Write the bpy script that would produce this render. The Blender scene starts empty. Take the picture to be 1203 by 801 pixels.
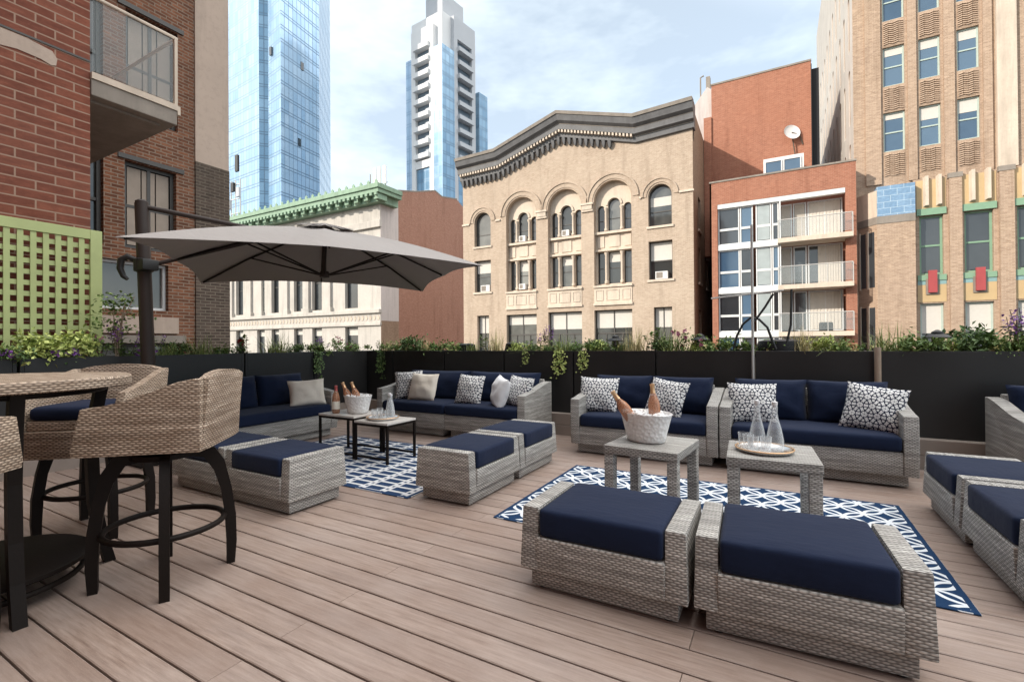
import bpy, bmesh, math, random
from mathutils import Vector, Matrix, noise
R = math.radians
PI = math.pi
random.seed(7)
scene = bpy.context.scene
C = scene.collection

# ------------------------------------------------------------------ camera
cam = bpy.data.cameras.new('camera')
cam.sensor_width = 36.0
cam.lens = 553.67 / 1203 * 36
cam.clip_start = 0.05
cam.clip_end = 3000
cam_ob = bpy.data.objects.new('camera', cam)
C.objects.link(cam_ob)
yaw, pitch, roll = R(-29.305), R(0.339), R(-0.419)
fw = Vector((math.sin(yaw) * math.cos(pitch), math.cos(yaw) * math.cos(pitch), math.sin(pitch)))
rt = fw.cross(Vector((0, 0, 1))).normalized()
up = rt.cross(fw)
rt2 = rt * math.cos(roll) + up * math.sin(roll)
up2 = -rt * math.sin(roll) + up * math.cos(roll)
cam_ob.matrix_world = Matrix(((rt2.x, up2.x, -fw.x, 0), (rt2.y, up2.y, -fw.y, 0), (rt2.z, up2.z, -fw.z, 1.2), (0, 0, 0, 1)))
scene.camera = cam_ob

# ------------------------------------------------------------------ light
SUN_DIR = Vector((0.80, 1.0, -0.672)).normalized()      # the way the light travels
SUN_EL = math.asin(-SUN_DIR.z)
FILL_CLOUD = 21.0
w = bpy.data.worlds.new('World')
scene.world = w
w.use_nodes = True
wn, wl = w.node_tree.nodes, w.node_tree.links
bg = wn['Background']
sky = wn.new('ShaderNodeTexSky')
sky.sky_type = 'NISHITA'
sky.sun_disc = False
sky.sun_elevation = SUN_EL
sky.sun_rotation = math.atan2(-SUN_DIR.x, -SUN_DIR.y)
sky.air_density = 1.0
sky.dust_density = 1.5
sky.ozone_density = 1.0
tc = wn.new('ShaderNodeTexCoord')
mp = wn.new('ShaderNodeMapping')
mp.inputs['Scale'].default_value = (1.0, 1.0, 2.6)
wl.new(tc.outputs['Generated'], mp.inputs['Vector'])
cn = wn.new('ShaderNodeTexNoise')
cn.inputs['Scale'].default_value = 3.1
cn.inputs['Detail'].default_value = 5
cn.inputs['Roughness'].default_value = 0.6
wl.new(mp.outputs['Vector'], cn.inputs['Vector'])
cr = wn.new('ShaderNodeValToRGB')
cr.color_ramp.elements[0].position = 0.40
cr.color_ramp.elements[0].color = (0.42, 0.42, 0.42, 1)
cr.color_ramp.elements[1].position = 0.72
cr.color_ramp.elements[1].color = (0.85, 0.85, 0.85, 1)
wl.new(cn.outputs['Fac'], cr.inputs['Fac'])
cm = wn.new('ShaderNodeMixRGB')
cm.inputs['Color2'].default_value = (5.9, 6.6, 6.9, 1)
sz0 = wn.new('ShaderNodeSeparateXYZ')
wl.new(tc.outputs['Generated'], sz0.inputs[0])
hz0 = wn.new('ShaderNodeMapRange')
hz0.inputs['From Min'].default_value = 0.0
hz0.inputs['From Max'].default_value = 0.62
hz0.inputs['To Min'].default_value = 0.80
hz0.inputs['To Max'].default_value = 0.0
wl.new(sz0.outputs['Z'], hz0.inputs['Value'])
mx0 = wn.new('ShaderNodeMath')
mx0.operation = 'MAXIMUM'
wl.new(cr.outputs['Color'], mx0.inputs[0])
wl.new(hz0.outputs['Result'], mx0.inputs[1])
wl.new(mx0.outputs[0], cm.inputs['Fac'])
wl.new(sky.outputs['Color'], cm.inputs['Color1'])
# unseen bright cloud overhead, added as fill light for the shaded terrace
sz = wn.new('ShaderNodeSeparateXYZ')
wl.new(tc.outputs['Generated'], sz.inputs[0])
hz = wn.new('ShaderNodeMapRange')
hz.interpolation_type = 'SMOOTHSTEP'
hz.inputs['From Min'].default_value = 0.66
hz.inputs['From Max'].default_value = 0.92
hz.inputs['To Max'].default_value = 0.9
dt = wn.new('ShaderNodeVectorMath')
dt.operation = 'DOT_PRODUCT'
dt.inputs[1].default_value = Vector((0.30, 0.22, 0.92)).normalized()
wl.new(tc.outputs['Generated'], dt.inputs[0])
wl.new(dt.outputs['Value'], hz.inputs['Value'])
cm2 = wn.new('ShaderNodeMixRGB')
cm2.inputs['Color2'].default_value = (FILL_CLOUD * 1.0, FILL_CLOUD * 0.985, FILL_CLOUD * 0.955, 1)
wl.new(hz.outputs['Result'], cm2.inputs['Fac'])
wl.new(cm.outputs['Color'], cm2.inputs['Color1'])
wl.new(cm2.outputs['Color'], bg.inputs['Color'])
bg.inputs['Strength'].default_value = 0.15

sun = bpy.data.lights.new('sun', 'SUN')
sun.energy = 3.5
sun.angle = R(0.5)
sun.color = (1.0, 0.92, 0.81)
sun_ob = bpy.data.objects.new('sun', sun)
C.objects.link(sun_ob)
sun_ob.rotation_euler = SUN_DIR.to_track_quat('-Z', 'Y').to_euler()

scene.view_settings.view_transform = 'Standard'
scene.view_settings.look = 'None'
scene.view_settings.exposure = 0.5
scene.view_settings.gamma = 1.0
scene.view_settings.use_curve_mapping = False
scene.cycles.max_bounces = 7
scene.cycles.transparent_max_bounces = 12

# ------------------------------------------------------------------ mesh helpers
WORLD = set()
class MB:
    def __init__(self):
        self.bm = bmesh.new()
        self.uvset = {}

    def _q(self, vs, mi=0):
        try:
            f = self.bm.faces.new(vs)
            f.material_index = mi
            return f
        except ValueError:
            return None

    def hexa(self, pts, bev=0.0, seg=2, mi=0):
        """pts: 8 points, bottom ring of 4 then top ring of 4"""
        vs = [self.bm.verts.new(p) for p in pts]
        fs = [self._q([vs[i] for i in idx], mi) for idx in
              ((3, 2, 1, 0), (4, 5, 6, 7), (0, 1, 5, 4), (1, 2, 6, 5), (2, 3, 7, 6), (3, 0, 4, 7))]
        if bev > 0:
            es = set()
            for f in fs:
                es.update(f.edges)
            bmesh.ops.bevel(self.bm, geom=list(es), offset=bev, segments=seg, affect='EDGES', profile=0.6)
        return self

    def box(self, x0, x1, y0, y1, z0, z1, bev=0.0, seg=2, mi=0):
        return self.hexa([(x0, y0, z0), (x1, y0, z0), (x1, y1, z0), (x0, y1, z0),
                          (x0, y0, z1), (x1, y0, z1), (x1, y1, z1), (x0, y1, z1)], bev, seg, mi)

    def prism(self, pts, vec, mi=0, bev=0.0):
        """closed outline pts (3d) pushed along vec"""
        vec = Vector(vec)
        a = [self.bm.verts.new(p) for p in pts]
        b = [self.bm.verts.new(Vector(p) + vec) for p in pts]
        n = len(a)
        fs = [self._q(a[::-1], mi), self._q(b, mi)]
        for i in range(n):
            fs.append(self._q([a[i], a[(i + 1) % n], b[(i + 1) % n], b[i]], mi))
        if bev > 0:
            es = set()
            for f in fs:
                if f: es.update(f.edges)
            bmesh.ops.bevel(self.bm, geom=list(es), offset=bev, segments=2, affect='EDGES', profile=0.6)
        return self

    def tube(self, pts, r, n=8, mi=0, caps=True):
        pts = [Vector(p) for p in pts]
        rs = r if isinstance(r, (list, tuple)) else [r] * len(pts)
        rings = []
        ref = None
        for i, p in enumerate(pts):
            d = (pts[min(i + 1, len(pts) - 1)] - pts[max(i - 1, 0)]).normalized()
            if ref is None:
                ref = Vector((0, 0, 1)) if abs(d.z) < 0.9 else Vector((1, 0, 0))
            u = (ref - d * ref.dot(d)).normalized()
            ref = u
            v = d.cross(u)
            rings.append([self.bm.verts.new(p + (u * math.cos(2 * PI * k / n + PI / n) + v * math.sin(2 * PI * k / n + PI / n)) * rs[i]) for k in range(n)])
        for a, b in zip(rings, rings[1:]):
            for k in range(n):
                self._q([a[k], a[(k + 1) % n], b[(k + 1) % n], b[k]], mi)
        if caps:
            self._q(rings[0][::-1], mi)
            self._q(rings[-1], mi)
        return self

    def ring(self, c, rad, r, n=40, m=8, mi=0):
        rings = []
        for i in range(n):
            a = 2 * PI * i / n
            d = Vector((math.cos(a), math.sin(a), 0))
            rings.append([self.bm.verts.new(Vector(c) + d * (rad + r * math.cos(2 * PI * k / m)) + Vector((0, 0, r * math.sin(2 * PI * k / m)))) for k in range(m)])
        for i in range(n):
            a, b = rings[i], rings[(i + 1) % n]
            for k in range(m):
                self._q([a[k], a[(k + 1) % m], b[(k + 1) % m], b[k]], mi)
        return self

    def lathe(self, prof, c=(0, 0, 0), n=24, sx=1, sy=1, mi=0, M=None):
        rings = []
        c = Vector(c)
        for r, z in prof:
            ring = []
            for k in range(n):
                p = Vector((r * sx * math.cos(2 * PI * k / n), r * sy * math.sin(2 * PI * k / n), z))
                if M is not None: p = M @ p
                ring.append(self.bm.verts.new(p + c))
            rings.append(ring)
        for a, b in zip(rings, rings[1:]):
            for k in range(n):
                self._q([a[k], a[(k + 1) % n], b[(k + 1) % n], b[k]], mi)
        if prof[0][0] > 1e-4: self._q(rings[0][::-1], mi)
        if prof[-1][0] > 1e-4: self._q(rings[-1], mi)
        return self

    def sweep(self, path, prof, mi=0, cap=True):
        """path: list of (x, z); prof: list of (y, dz); closed profile pushed along path"""
        rings = [[self.bm.verts.new((x, y, z + dz)) for y, dz in prof] for x, z in path]
        n = len(prof)
        for a, b in zip(rings, rings[1:]):
            for k in range(n):
                self._q([a[k], a[(k + 1) % n], b[(k + 1) % n], b[k]], mi)
        if cap:
            self._q(rings[0][::-1], mi)
            self._q(rings[-1], mi)
        return self

    def cushion(self, hx, hy, hz, r=0.035, puff=0.012, seed=0, n=7):
        def axis(h):
            a = [-h, -h + r * 0.12, -h + r * 0.45, -h + r]
            m = [(-h + r) + (2 * h - 2 * r) * i / n for i in range(1, n)]
            return a + m + [-x for x in a[::-1]]
        ax, ay = axis(hx), axis(hy)
        az = [-hz, -hz + r * 0.12, -hz + r * 0.45, -hz + r, 0, hz - r, hz - r * 0.45, hz - r * 0.12, hz]
        cache = {}
        def P(x, y, z):
            k = (round(x, 5), round(y, 5), round(z, 5))
            if k in cache: return cache[k]
            q = Vector((max(-hx + r, min(hx - r, x)), max(-hy + r, min(hy - r, y)), max(-hz + r, min(hz - r, z))))
            d = Vector((x, y, z)) - q
            if d.length > 1e-9:
                m = max(abs(d.x), abs(d.y), abs(d.z))
                d = d.normalized() * m
            p = q + d
            if z > 0:
                p.z += puff * (1 - (x / hx) ** 4) * (1 - (y / hy) ** 4) * (z / hz)
            nz = noise.noise(Vector((x * 6 + seed * 3.1, y * 6, z * 6)))
            p += Vector((0.3 * nz, 0.3 * nz, 0.6 * nz)) * 0.0045
            cache[k] = self.bm.verts.new(p)
            return cache[k]
        def sheet(us, vs, f, flip):
            for i in range(len(us) - 1):
                for j in range(len(vs) - 1):
                    q = [f(us[i], vs[j]), f(us[i + 1], vs[j]), f(us[i + 1], vs[j + 1]), f(us[i], vs[j + 1])]
                    self._q(q[::-1] if flip else q)
        for s, fl in ((hz, False), (-hz, True)):
            sheet(ax, ay, lambda a, b: P(a, b, s), fl)
        for s, fl in ((hy, True), (-hy, False)):
            sheet(ax, az, lambda a, b: P(a, s, b), fl)
        for s, fl in ((hx, False), (-hx, True)):
            sheet(ay, az, lambda a, b: P(s, a, b), fl)
        return self

    def pillow(self, hx, hz, t, seed=0, n=16, pinch=0.07, power=0.42, sag=0.0):
        """a throw pillow standing in the xz plane, front towards -y, centre at the origin"""
        uvl = self.bm.loops.layers.uv.verify()
        grid = {}
        for s in (-1, 1):
            for i in range(n + 1):
                for j in range(n + 1):
                    u, v = -1 + 2 * i / n, -1 + 2 * j / n
                    edge = i in (0, n) or j in (0, n)
                    if edge and s == 1:
                        grid[(s, i, j)] = grid[(-1, i, j)]
                        continue
                    th = t * max(0, (1 - u * u) * (1 - v * v)) ** power
                    th *= 1 + 0.22 * noise.noise(Vector((u * 1.4 + seed * 5.3, v * 1.4, seed)))
                    x = hx * u * (1 - pinch * (1 - v * v))
                    z = hz * v * (1 - pinch * (1 - u * u)) - sag * (1 - abs(v)) * (1 - u * u)
                    z -= 0.0
                    cz = 0.012 * noise.noise(Vector((u * 3 + seed, v * 3, 3.3)))
                    grid[(s, i, j)] = self.bm.verts.new((x, s * th + cz, z))
        for s in (-1, 1):
            for i in range(n):
                for j in range(n):
                    idx = [(i, j), (i + 1, j), (i + 1, j + 1), (i, j + 1)]
                    if s == 1: idx = idx[::-1]
                    f = self._q([grid[(s,) + k] for k in idx])
                    if f:
                        for l, (a, b) in zip(f.loops, idx):
                            l[uvl].uv = ((-1 + 2 * a / n) * hx, (-1 + 2 * b / n) * hz)
        self.keepuv = True
        return self

    def leaf(self, p, d, nrm, ln, wd, mi=0):
        p, d = Vector(p), Vector(d).normalized()
        s = d.cross(Vector(nrm))
        if s.length < 1e-4: s = d.cross(Vector((1, 0, 0)))
        s.normalize()
        nn = s.cross(d)
        a = self.bm.verts.new(p)
        b = self.bm.verts.new(p + d * ln * 0.5 + s * wd * 0.5 + nn * ln * 0.07)
        c = self.bm.verts.new(p + d * ln - nn * ln * 0.12)
        e = self.bm.verts.new(p + d * ln * 0.5 - s * wd * 0.5 + nn * ln * 0.07)
        self._q([a, b, c], mi)
        self._q([a, c, e], mi)

    def build(self, name, mats, parent=None, smooth=0, world=True, fixn=True):
        bm = self.bm
        sh = Vector((0, 0, 0))
        rootp = parent
        while rootp is not None and rootp.parent is not None: rootp = rootp.parent
        if rootp is not None and rootp.name in WORLD:      # shapes given in scene metres, the thing's Empty stands at its base
            sh = rootp.location.copy()
            bmesh.ops.translate(bm, verts=bm.verts, vec=-sh)
        if fixn: bmesh.ops.recalc_face_normals(bm, faces=bm.faces)
        if not getattr(self, 'keepuv', False):
            uvl = bm.loops.layers.uv.verify()
            for f in bm.faces:
                n = f.normal
                ax = max(range(3), key=lambda i: abs(n[i]))
                for l in f.loops:
                    p = l.vert.co + sh
                    l[uvl].uv = (p.y, p.z) if ax == 0 else ((p.x, p.z) if ax == 1 else (p.x, p.y))
        me = bpy.data.meshes.new(name)
        bm.to_mesh(me)
        bm.free()
        for m in (mats if isinstance(mats, (list, tuple)) else [mats]):
            me.materials.append(m)
        if smooth:
            me.shade_smooth()
            me.set_sharp_from_angle(angle=R(smooth))
        ob = bpy.data.objects.new(name, me)
        C.objects.link(ob)
        if parent is not None:
            ob.parent = parent
        return ob

def thing(name, label, cat, loc=(0, 0, 0), rz=0.0, group=None, world=False):
    o = bpy.data.objects.new(name, None)
    o.empty_display_size = 0.1
    C.objects.link(o)
    o.location = loc
    o.rotation_euler = (0, 0, rz)
    o['label'] = label
    o['category'] = cat
    if group: o['group'] = group
    if world: WORLD.add(o.name)
    return o

def tag(o, label, cat, group=None):
    o['label'] = label
    o['category'] = cat
    if group: o['group'] = group
    return o

def structure(o):
    o['kind'] = 'structure'
    return o

def dup(root, loc, rz, label, group=None, rot=None):
    r = root.copy()
    C.objects.link(r)
    r.location = loc
    r.rotation_euler = rot if rot else (0, 0, rz)
    r['label'] = label
    if group: r['group'] = group
    for ch in list(root.children):
        c = ch.copy()
        C.objects.link(c)
        c.parent = r
        for g in ch.children:
            d = g.copy()
            C.objects.link(d)
            d.parent = c
    return r

# ------------------------------------------------------------------ material helpers
class NT:
    def __init__(self, name):
        self.m = bpy.data.materials.new(name)
        self.m.use_nodes = True
        self.t = self.m.node_tree
        self.b = self.t.nodes['Principled BSDF']

    def n(self, kind, **kw):
        nd = self.t.nodes.new('ShaderNode' + kind)
        for k, v in kw.items():
            setattr(nd, k, v)
        return nd

    def put(self, sock, v):
        if isinstance(v, bpy.types.NodeSocket):
            self.t.links.new(v, sock)
        else:
            sock.default_value = v

    def math(self, op, a, b=0.0, c=0.0):
        nd = self.n('Math', operation=op)
        self.put(nd.inputs[0], a)
        self.put(nd.inputs[1], b)
        self.put(nd.inputs[2], c)
        return nd.outputs[0]

    def mix(self, f, a, b, blend='MIX'):
        nd = self.n('MixRGB', blend_type=blend)
        self.put(nd.inputs[0], f)
        self.put(nd.inputs[1], a if isinstance(a, bpy.types.NodeSocket) else (*a, 1))
        self.put(nd.inputs[2], b if isinstance(b, bpy.types.NodeSocket) else (*b, 1))
        return nd.outputs[0]

    def ramp(self, f, stops):
        nd = self.n('ValToRGB')
        el = nd.color_ramp.elements
        while len(el) < len(stops): el.new(0.5)
        for e, (p, c) in zip(el, stops):
            e.position = p
            e.color = (*c, 1)
        self.put(nd.inputs[0], f)
        return nd.outputs[0]

    def noise(self, vec, scale, detail=3, rough=0.55, dims='3D'):
        nd = self.n('TexNoise', noise_dimensions=dims)
        if vec is not None: self.put(nd.inputs['Vector'], vec)
        nd.inputs['Scale'].default_value = scale
        nd.inputs['Detail'].default_value = detail
        nd.inputs['Roughness'].default_value = rough
        return nd.outputs['Fac']

    def uv(self):
        return self.n('TexCoord').outputs['UV']

    def obj(self):
        return self.n('TexCoord').outputs['Object']

    def sep(self, v):
        nd = self.n('SeparateXYZ')
        self.put(nd.inputs[0], v)
        return nd.outputs

    def comb(self, x, y, z=0.0):
        nd = self.n('CombineXYZ')
        for i, v in enumerate((x, y, z)): self.put(nd.inputs[i], v)
        return nd.outputs[0]

    def scale(self, v, s):
        nd = self.n('VectorMath', operation='MULTIPLY')
        self.put(nd.inputs[0], v)
        nd.inputs[1].default_value = s
        return nd.outputs[0]

    def bump(self, h, strength=0.3, dist=0.01):
        nd = self.n('Bump')
        nd.inputs['Strength'].default_value = strength
        nd.inputs['Distance'].default_value = dist
        self.put(nd.inputs['Height'], h)
        self.t.links.new(nd.outputs[0], self.b.inputs['Normal'])

    def done(self, color=None, rough=None, metal=None, spec=None):
        if color is not None:
            self.put(self.b.inputs['Base Color'], color if isinstance(color, bpy.types.NodeSocket) else (*color, 1))
        if rough is not None: self.put(self.b.inputs['Roughness'], rough)
        if metal is not None: self.put(self.b.inputs['Metallic'], metal)
        if spec is not None: self.b.inputs['Specular IOR Level'].default_value = spec
        return self.m

def plain(name, col, rough=0.6, metal=0.0, var=0.12, scale=6.0, bump=0.0, spec=None):
    k = NT(name)
    f = k.noise(k.obj(), scale, 4)
    c = k.mix(f, tuple(x * (1 - var) for x in col), tuple(min(1, x * (1 + var)) for x in col))
    if 'stone' in name or 'stucco' in name or 'concrete' in name or 'cornice' in name or 'copper' in name:
        run = k.noise(k.scale(k.obj(), (1.7, 1.7, 0.16)), 1.0, 5, 0.7)
        c = k.mix(k.ramp(run, [(0.48, (0, 0, 0)), (0.75, (0.6, 0.6, 0.6))]), c, tuple(x * 0.5 for x in col))
        gr = k.noise(k.obj(), 9.0, 5, 0.8)
        c = k.mix(k.ramp(gr, [(0.3, (0.35, 0.35, 0.35)), (0.5, (0, 0, 0))]), c, tuple(x * 0.6 for x in col))
    if bump: k.bump(k.noise(k.obj(), scale * 8, 3), bump, 0.01)
    return k.done(c, rough, metal, spec)

def wicker(name, dark, mid, light, warm):
    k = NT(name)
    x, y, z = k.sep(k.uv())
    jit = k.noise(k.obj(), 14, 3)
    v = k.math('ADD', k.math('DIVIDE', y, 0.0108), k.math('MULTIPLY', jit, 0.45))
    u = k.math('ADD', k.math('DIVIDE', x, 0.032), k.math('MULTIPLY', jit, 0.7))
    row = k.math('FLOOR', v)
    ph = k.math('MULTIPLY', k.math('MODULO', row, 2.0), 0.5)
    wave = k.math('SINE', k.math('MULTIPLY', k.math('ADD', u, ph), 2 * PI))
    over = k.math('MULTIPLY_ADD', wave, 0.5, 0.5)
    fr = k.math('SUBTRACT', k.math('MULTIPLY', k.math('FRACT', v), 2.0), 1.0)
    prof = k.math('SUBTRACT', 1.0, k.math('POWER', k.math('ABSOLUTE', fr), 2.6))
    h = k.math('MULTIPLY', prof, k.math('MULTIPLY_ADD', over, 0.72, 0.28))
    streak = k.noise(k.comb(k.math('MULTIPLY', x, 5.0), k.math('MULTIPLY', row, 3.71), 0), 1.0, 3, 0.7)
    tone = k.mix(k.ramp(streak, [(0.35, (0, 0, 0)), (0.66, (1, 1, 1))]), mid, light)
    tone = k.mix(k.math('MULTIPLY', k.noise(k.obj(), 2.2, 3), 0.5), tone, warm)
    band = k.noise(k.comb(k.math('MULTIPLY', x, 0.7), k.math('MULTIPLY', y, 30.0), 0), 1.0, 3, 0.75)
    tone = k.mix(k.ramp(band, [(0.35, (0.75, 0.75, 0.75)), (0.62, (0, 0, 0))]), tone, tuple(c * 0.62 for c in mid))
    col = k.mix(k.ramp(h, [(0.05, (0, 0, 0)), (0.60, (1, 1, 1))]), dark, tone)
    k.bump(h, 0.55, 0.006)
    return k.done(col, 0.62, 0, 0.25)

def brick(name, c1, c2, mortar, bw=0.22, bh=0.075, ms=0.010, grime=(0.5, 0.5, 0.5), gamt=0.3, bump=0.35):
    k = NT(name)
    t = k.n('TexBrick')
    uv = k.uv()
    k.put(t.inputs['Vector'], uv)
    t.inputs['Color1'].default_value = (0.12, 0.12, 0.12, 1)
    t.inputs['Color2'].default_value = (0.88, 0.88, 0.88, 1)
    t.inputs['Mortar'].default_value = (0.5, 0.5, 0.5, 1)
    t.inputs['Scale'].default_value = 1.0
    t.inputs['Mortar Size'].default_value = ms
    t.inputs['Mortar Smooth'].default_value = 0.15
    t.inputs['Bias'].default_value = 0.0
    t.inputs['Brick Width'].default_value = bw
    t.inputs['Row Height'].default_value = bh
    per = k.mix(t.outputs['Color'], c1, c2)
    fine = k.noise(k.scale(uv, (1, 1, 1)), 22, 4)
    per = k.mix(k.math('MULTIPLY', fine, 0.35), per, tuple(x * 0.6 for x in c1))
    big = k.noise(uv, 0.35, 5, 0.65)
    mid_ = k.noise(k.scale(uv, (1, 2.2, 1)), 2.6, 4, 0.7)
    per = k.mix(k.math('MULTIPLY', k.ramp(mid_, [(0.42, (0, 0, 0)), (0.68, (1, 1, 1))]), 0.5), per, tuple(x * 0.72 for x in c1))
    grit = k.noise(k.scale(uv, (1, 3.0, 1)), 4.2, 5, 0.85)
    per = k.mix(k.ramp(grit, [(0.30, (0.55, 0.55, 0.55)), (0.5, (0, 0, 0))]), per, tuple(x * 0.5 for x in c1))
    per = k.mix(k.ramp(grit, [(0.52, (0, 0, 0)), (0.75, (0.5, 0.5, 0.5))]), per, tuple(min(1, x * 1.5) for x in c2))
    col = k.mix(t.outputs['Fac'], per, mortar)
    col = k.mix(k.math('MULTIPLY', k.ramp(big, [(0.35, (0, 0, 0)), (0.7, (1, 1, 1))]), gamt), col, grime)
    run = k.noise(k.scale(uv, (1.3, 0.13, 1)), 1.0, 5, 0.7)
    col = k.mix(k.ramp(run, [(0.52, (0, 0, 0)), (0.75, (0.5, 0.5, 0.5))]), col, tuple(x * 0.55 for x in c1))
    hh = k.math('SUBTRACT', k.math('MULTIPLY', fine, 0.3), t.outputs['Fac'])
    k.bump(hh, bump, 0.012)
    return k.done(col, 0.85, 0, 0.2)

M = {}
M['wicker'] = wicker('weathered_wicker', (0.085, 0.08, 0.075), (0.36, 0.345, 0.325), (0.86, 0.84, 0.80), (0.48, 0.43, 0.365))
M['wicker_brown_lit'] = wicker('warm_lit_brown_wicker', (0.065, 0.043, 0.03), (0.38, 0.275, 0.20), (0.88, 0.73, 0.59), (0.50, 0.37, 0.26))  # same wicker made browner, warm light on the bar set painted in

def fabric(name, col, rough=0.85, var=0.15, sheen=0.25, weave=900):
    k = NT(name)
    o = k.obj()
    f = k.noise(o, 5, 4)
    g = k.noise(o, weave * 0.3, 2)
    c = k.mix(f, tuple(x * (1 - var) for x in col), tuple(min(1, x * (1 + var)) for x in col))
    c = k.mix(k.math('MULTIPLY', g, 0.3), c, tuple(min(1, x * 1.6) for x in col))
    wr = k.noise(k.scale(o, (3.0, 9.0, 5.0)), 1.6, 3, 0.6)
    h = k.math('ADD', k.math('MULTIPLY', g, 0.12), k.math('ADD', k.noise(o, 7, 3), k.math('MULTIPLY', wr, 1.2)))
    k.bump(h, 0.35, 0.014)
    k.b.inputs['Sheen Weight'].default_value = sheen
    k.b.inputs['Sheen Roughness'].default_value = 0.5
    return k.done(c, rough, 0, 0.15)

M['navy'] = fabric('navy_fabric', (0.0075, 0.0135, 0.036), sheen=0.05)
M['cream'] = fabric('cream_fabric', (0.74, 0.65, 0.55))
M['pale'] = fabric('pale_grey_fabric', (0.68, 0.67, 0.68))
M['umbrella'] = fabric('taupe_canopy_fabric', (0.31, 0.285, 0.27), var=0.05, sheen=0.1)

def pillow_pattern():
    k = NT('flower_lattice_fabric')
    uv = k.uv()
    S = 0.096
    sx, sy = S, S * math.sqrt(3)
    def cell(off):
        a = k.n('VectorMath', operation='ADD'); k.put(a.inputs[0], uv); a.inputs[1].default_value = (5 * sx + off[0], 5 * sy + off[1], 0)
        m = k.n('VectorMath', operation='MODULO'); k.put(m.inputs[0], a.outputs[0]); m.inputs[1].default_value = (sx, sy, 1)
        s = k.n('VectorMath', operation='SUBTRACT'); k.put(s.inputs[0], m.outputs[0]); s.inputs[1].default_value = (sx / 2, sy / 2, 0)
        x, y, z = k.sep(s.outputs[0])
        r = k.math('SQRT', k.math('ADD', k.math('MULTIPLY', x, x), k.math('MULTIPLY', y, y)))
        th = k.math('ARCTAN2', y, x)
        return r, th
    r1, t1 = cell((0, 0))
    r2, t2 = cell((sx / 2, sy / 2))
    less = k.math('LESS_THAN', r1, r2)
    def pick(a, b): return k.math('ADD', k.math('MULTIPLY', less, a), k.math('MULTIPLY', k.math('SUBTRACT', 1.0, less), b))
    r, th = pick(r1, r2), pick(t1, t2)
    pet = k.math('ABSOLUTE', k.math('COSINE', k.math('MULTIPLY', th, 3.0)))
    lim = k.math('MULTIPLY', k.math('POWER', pet, 0.7), S * 0.57)
    white = k.math('MULTIPLY', k.math('LESS_THAN', r, lim), k.math('GREATER_THAN', r, S * 0.05))
    tri = k.math('MULTIPLY', k.math('GREATER_THAN', r, S * 0.47), k.math('LESS_THAN', pet, 0.42))
    wv = k.math('MAXIMUM', white, tri)
    ring = k.math('LESS_THAN', k.math('ABSOLUTE', k.math('SUBTRACT', r, S * 0.30)), S * 0.035)
    wv = k.math('MULTIPLY', wv, k.math('SUBTRACT', 1.0, ring))
    c = k.mix(wv, (0.012, 0.017, 0.045), (0.78, 0.77, 0.75))
    k.bump(k.noise(k.obj(), 9, 3), 0.25, 0.012)
    return k.done(c, 0.85, 0, 0.15)
M['pattern'] = pillow_pattern()

def rug_large():
    k = NT('ogee_rug_weave')
    x, y, z = k.sep(k.uv())
    ax_ = k.math('DIVIDE', k.math('SUBTRACT', x, 0.373), 0.247)
    ay_ = k.math('DIVIDE', k.math('SUBTRACT', y, 0.703), 0.237)
    u, v = k.math('ADD', k.math('ADD', ax_, ay_), 40.0), k.math('ADD', k.math('SUBTRACT', ax_, ay_), 40.0)
    def near(t, off): return k.math('SUBTRACT', k.math('FRACT', k.math('ADD', t, off)), 0.5)
    def petal(p, q):
        h = k.math('MULTIPLY', k.math('COSINE', k.math('MULTIPLY', near(p, 0.5), PI)), 0.175)
        return k.math('ABSOLUTE', k.math('SUBTRACT', k.math('ABSOLUTE', near(q, 0.0)), h))
    out = k.math('LESS_THAN', k.math('MINIMUM', petal(u, v), petal(v, u)), 0.070)
    bx = k.math('LESS_THAN', k.math('ABSOLUTE', x), 1.215)
    by = k.math('LESS_THAN', k.math('ABSOLUTE', y), 0.757)
    out = k.math('MULTIPLY', out, k.math('MULTIPLY', bx, by))
    wv = k.noise(k.scale(k.uv(), (1, 6, 1)), 90, 2)
    blue = k.mix(wv, (0.008, 0.026, 0.07), (0.018, 0.05, 0.115))
    wht = k.mix(wv, (0.54, 0.58, 0.63), (0.78, 0.80, 0.82))
    k.bump(wv, 0.3, 0.004)
    return k.done(k.mix(out, blue, wht), 0.9, 0, 0.1)
M['rug_large'] = rug_large()

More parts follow.
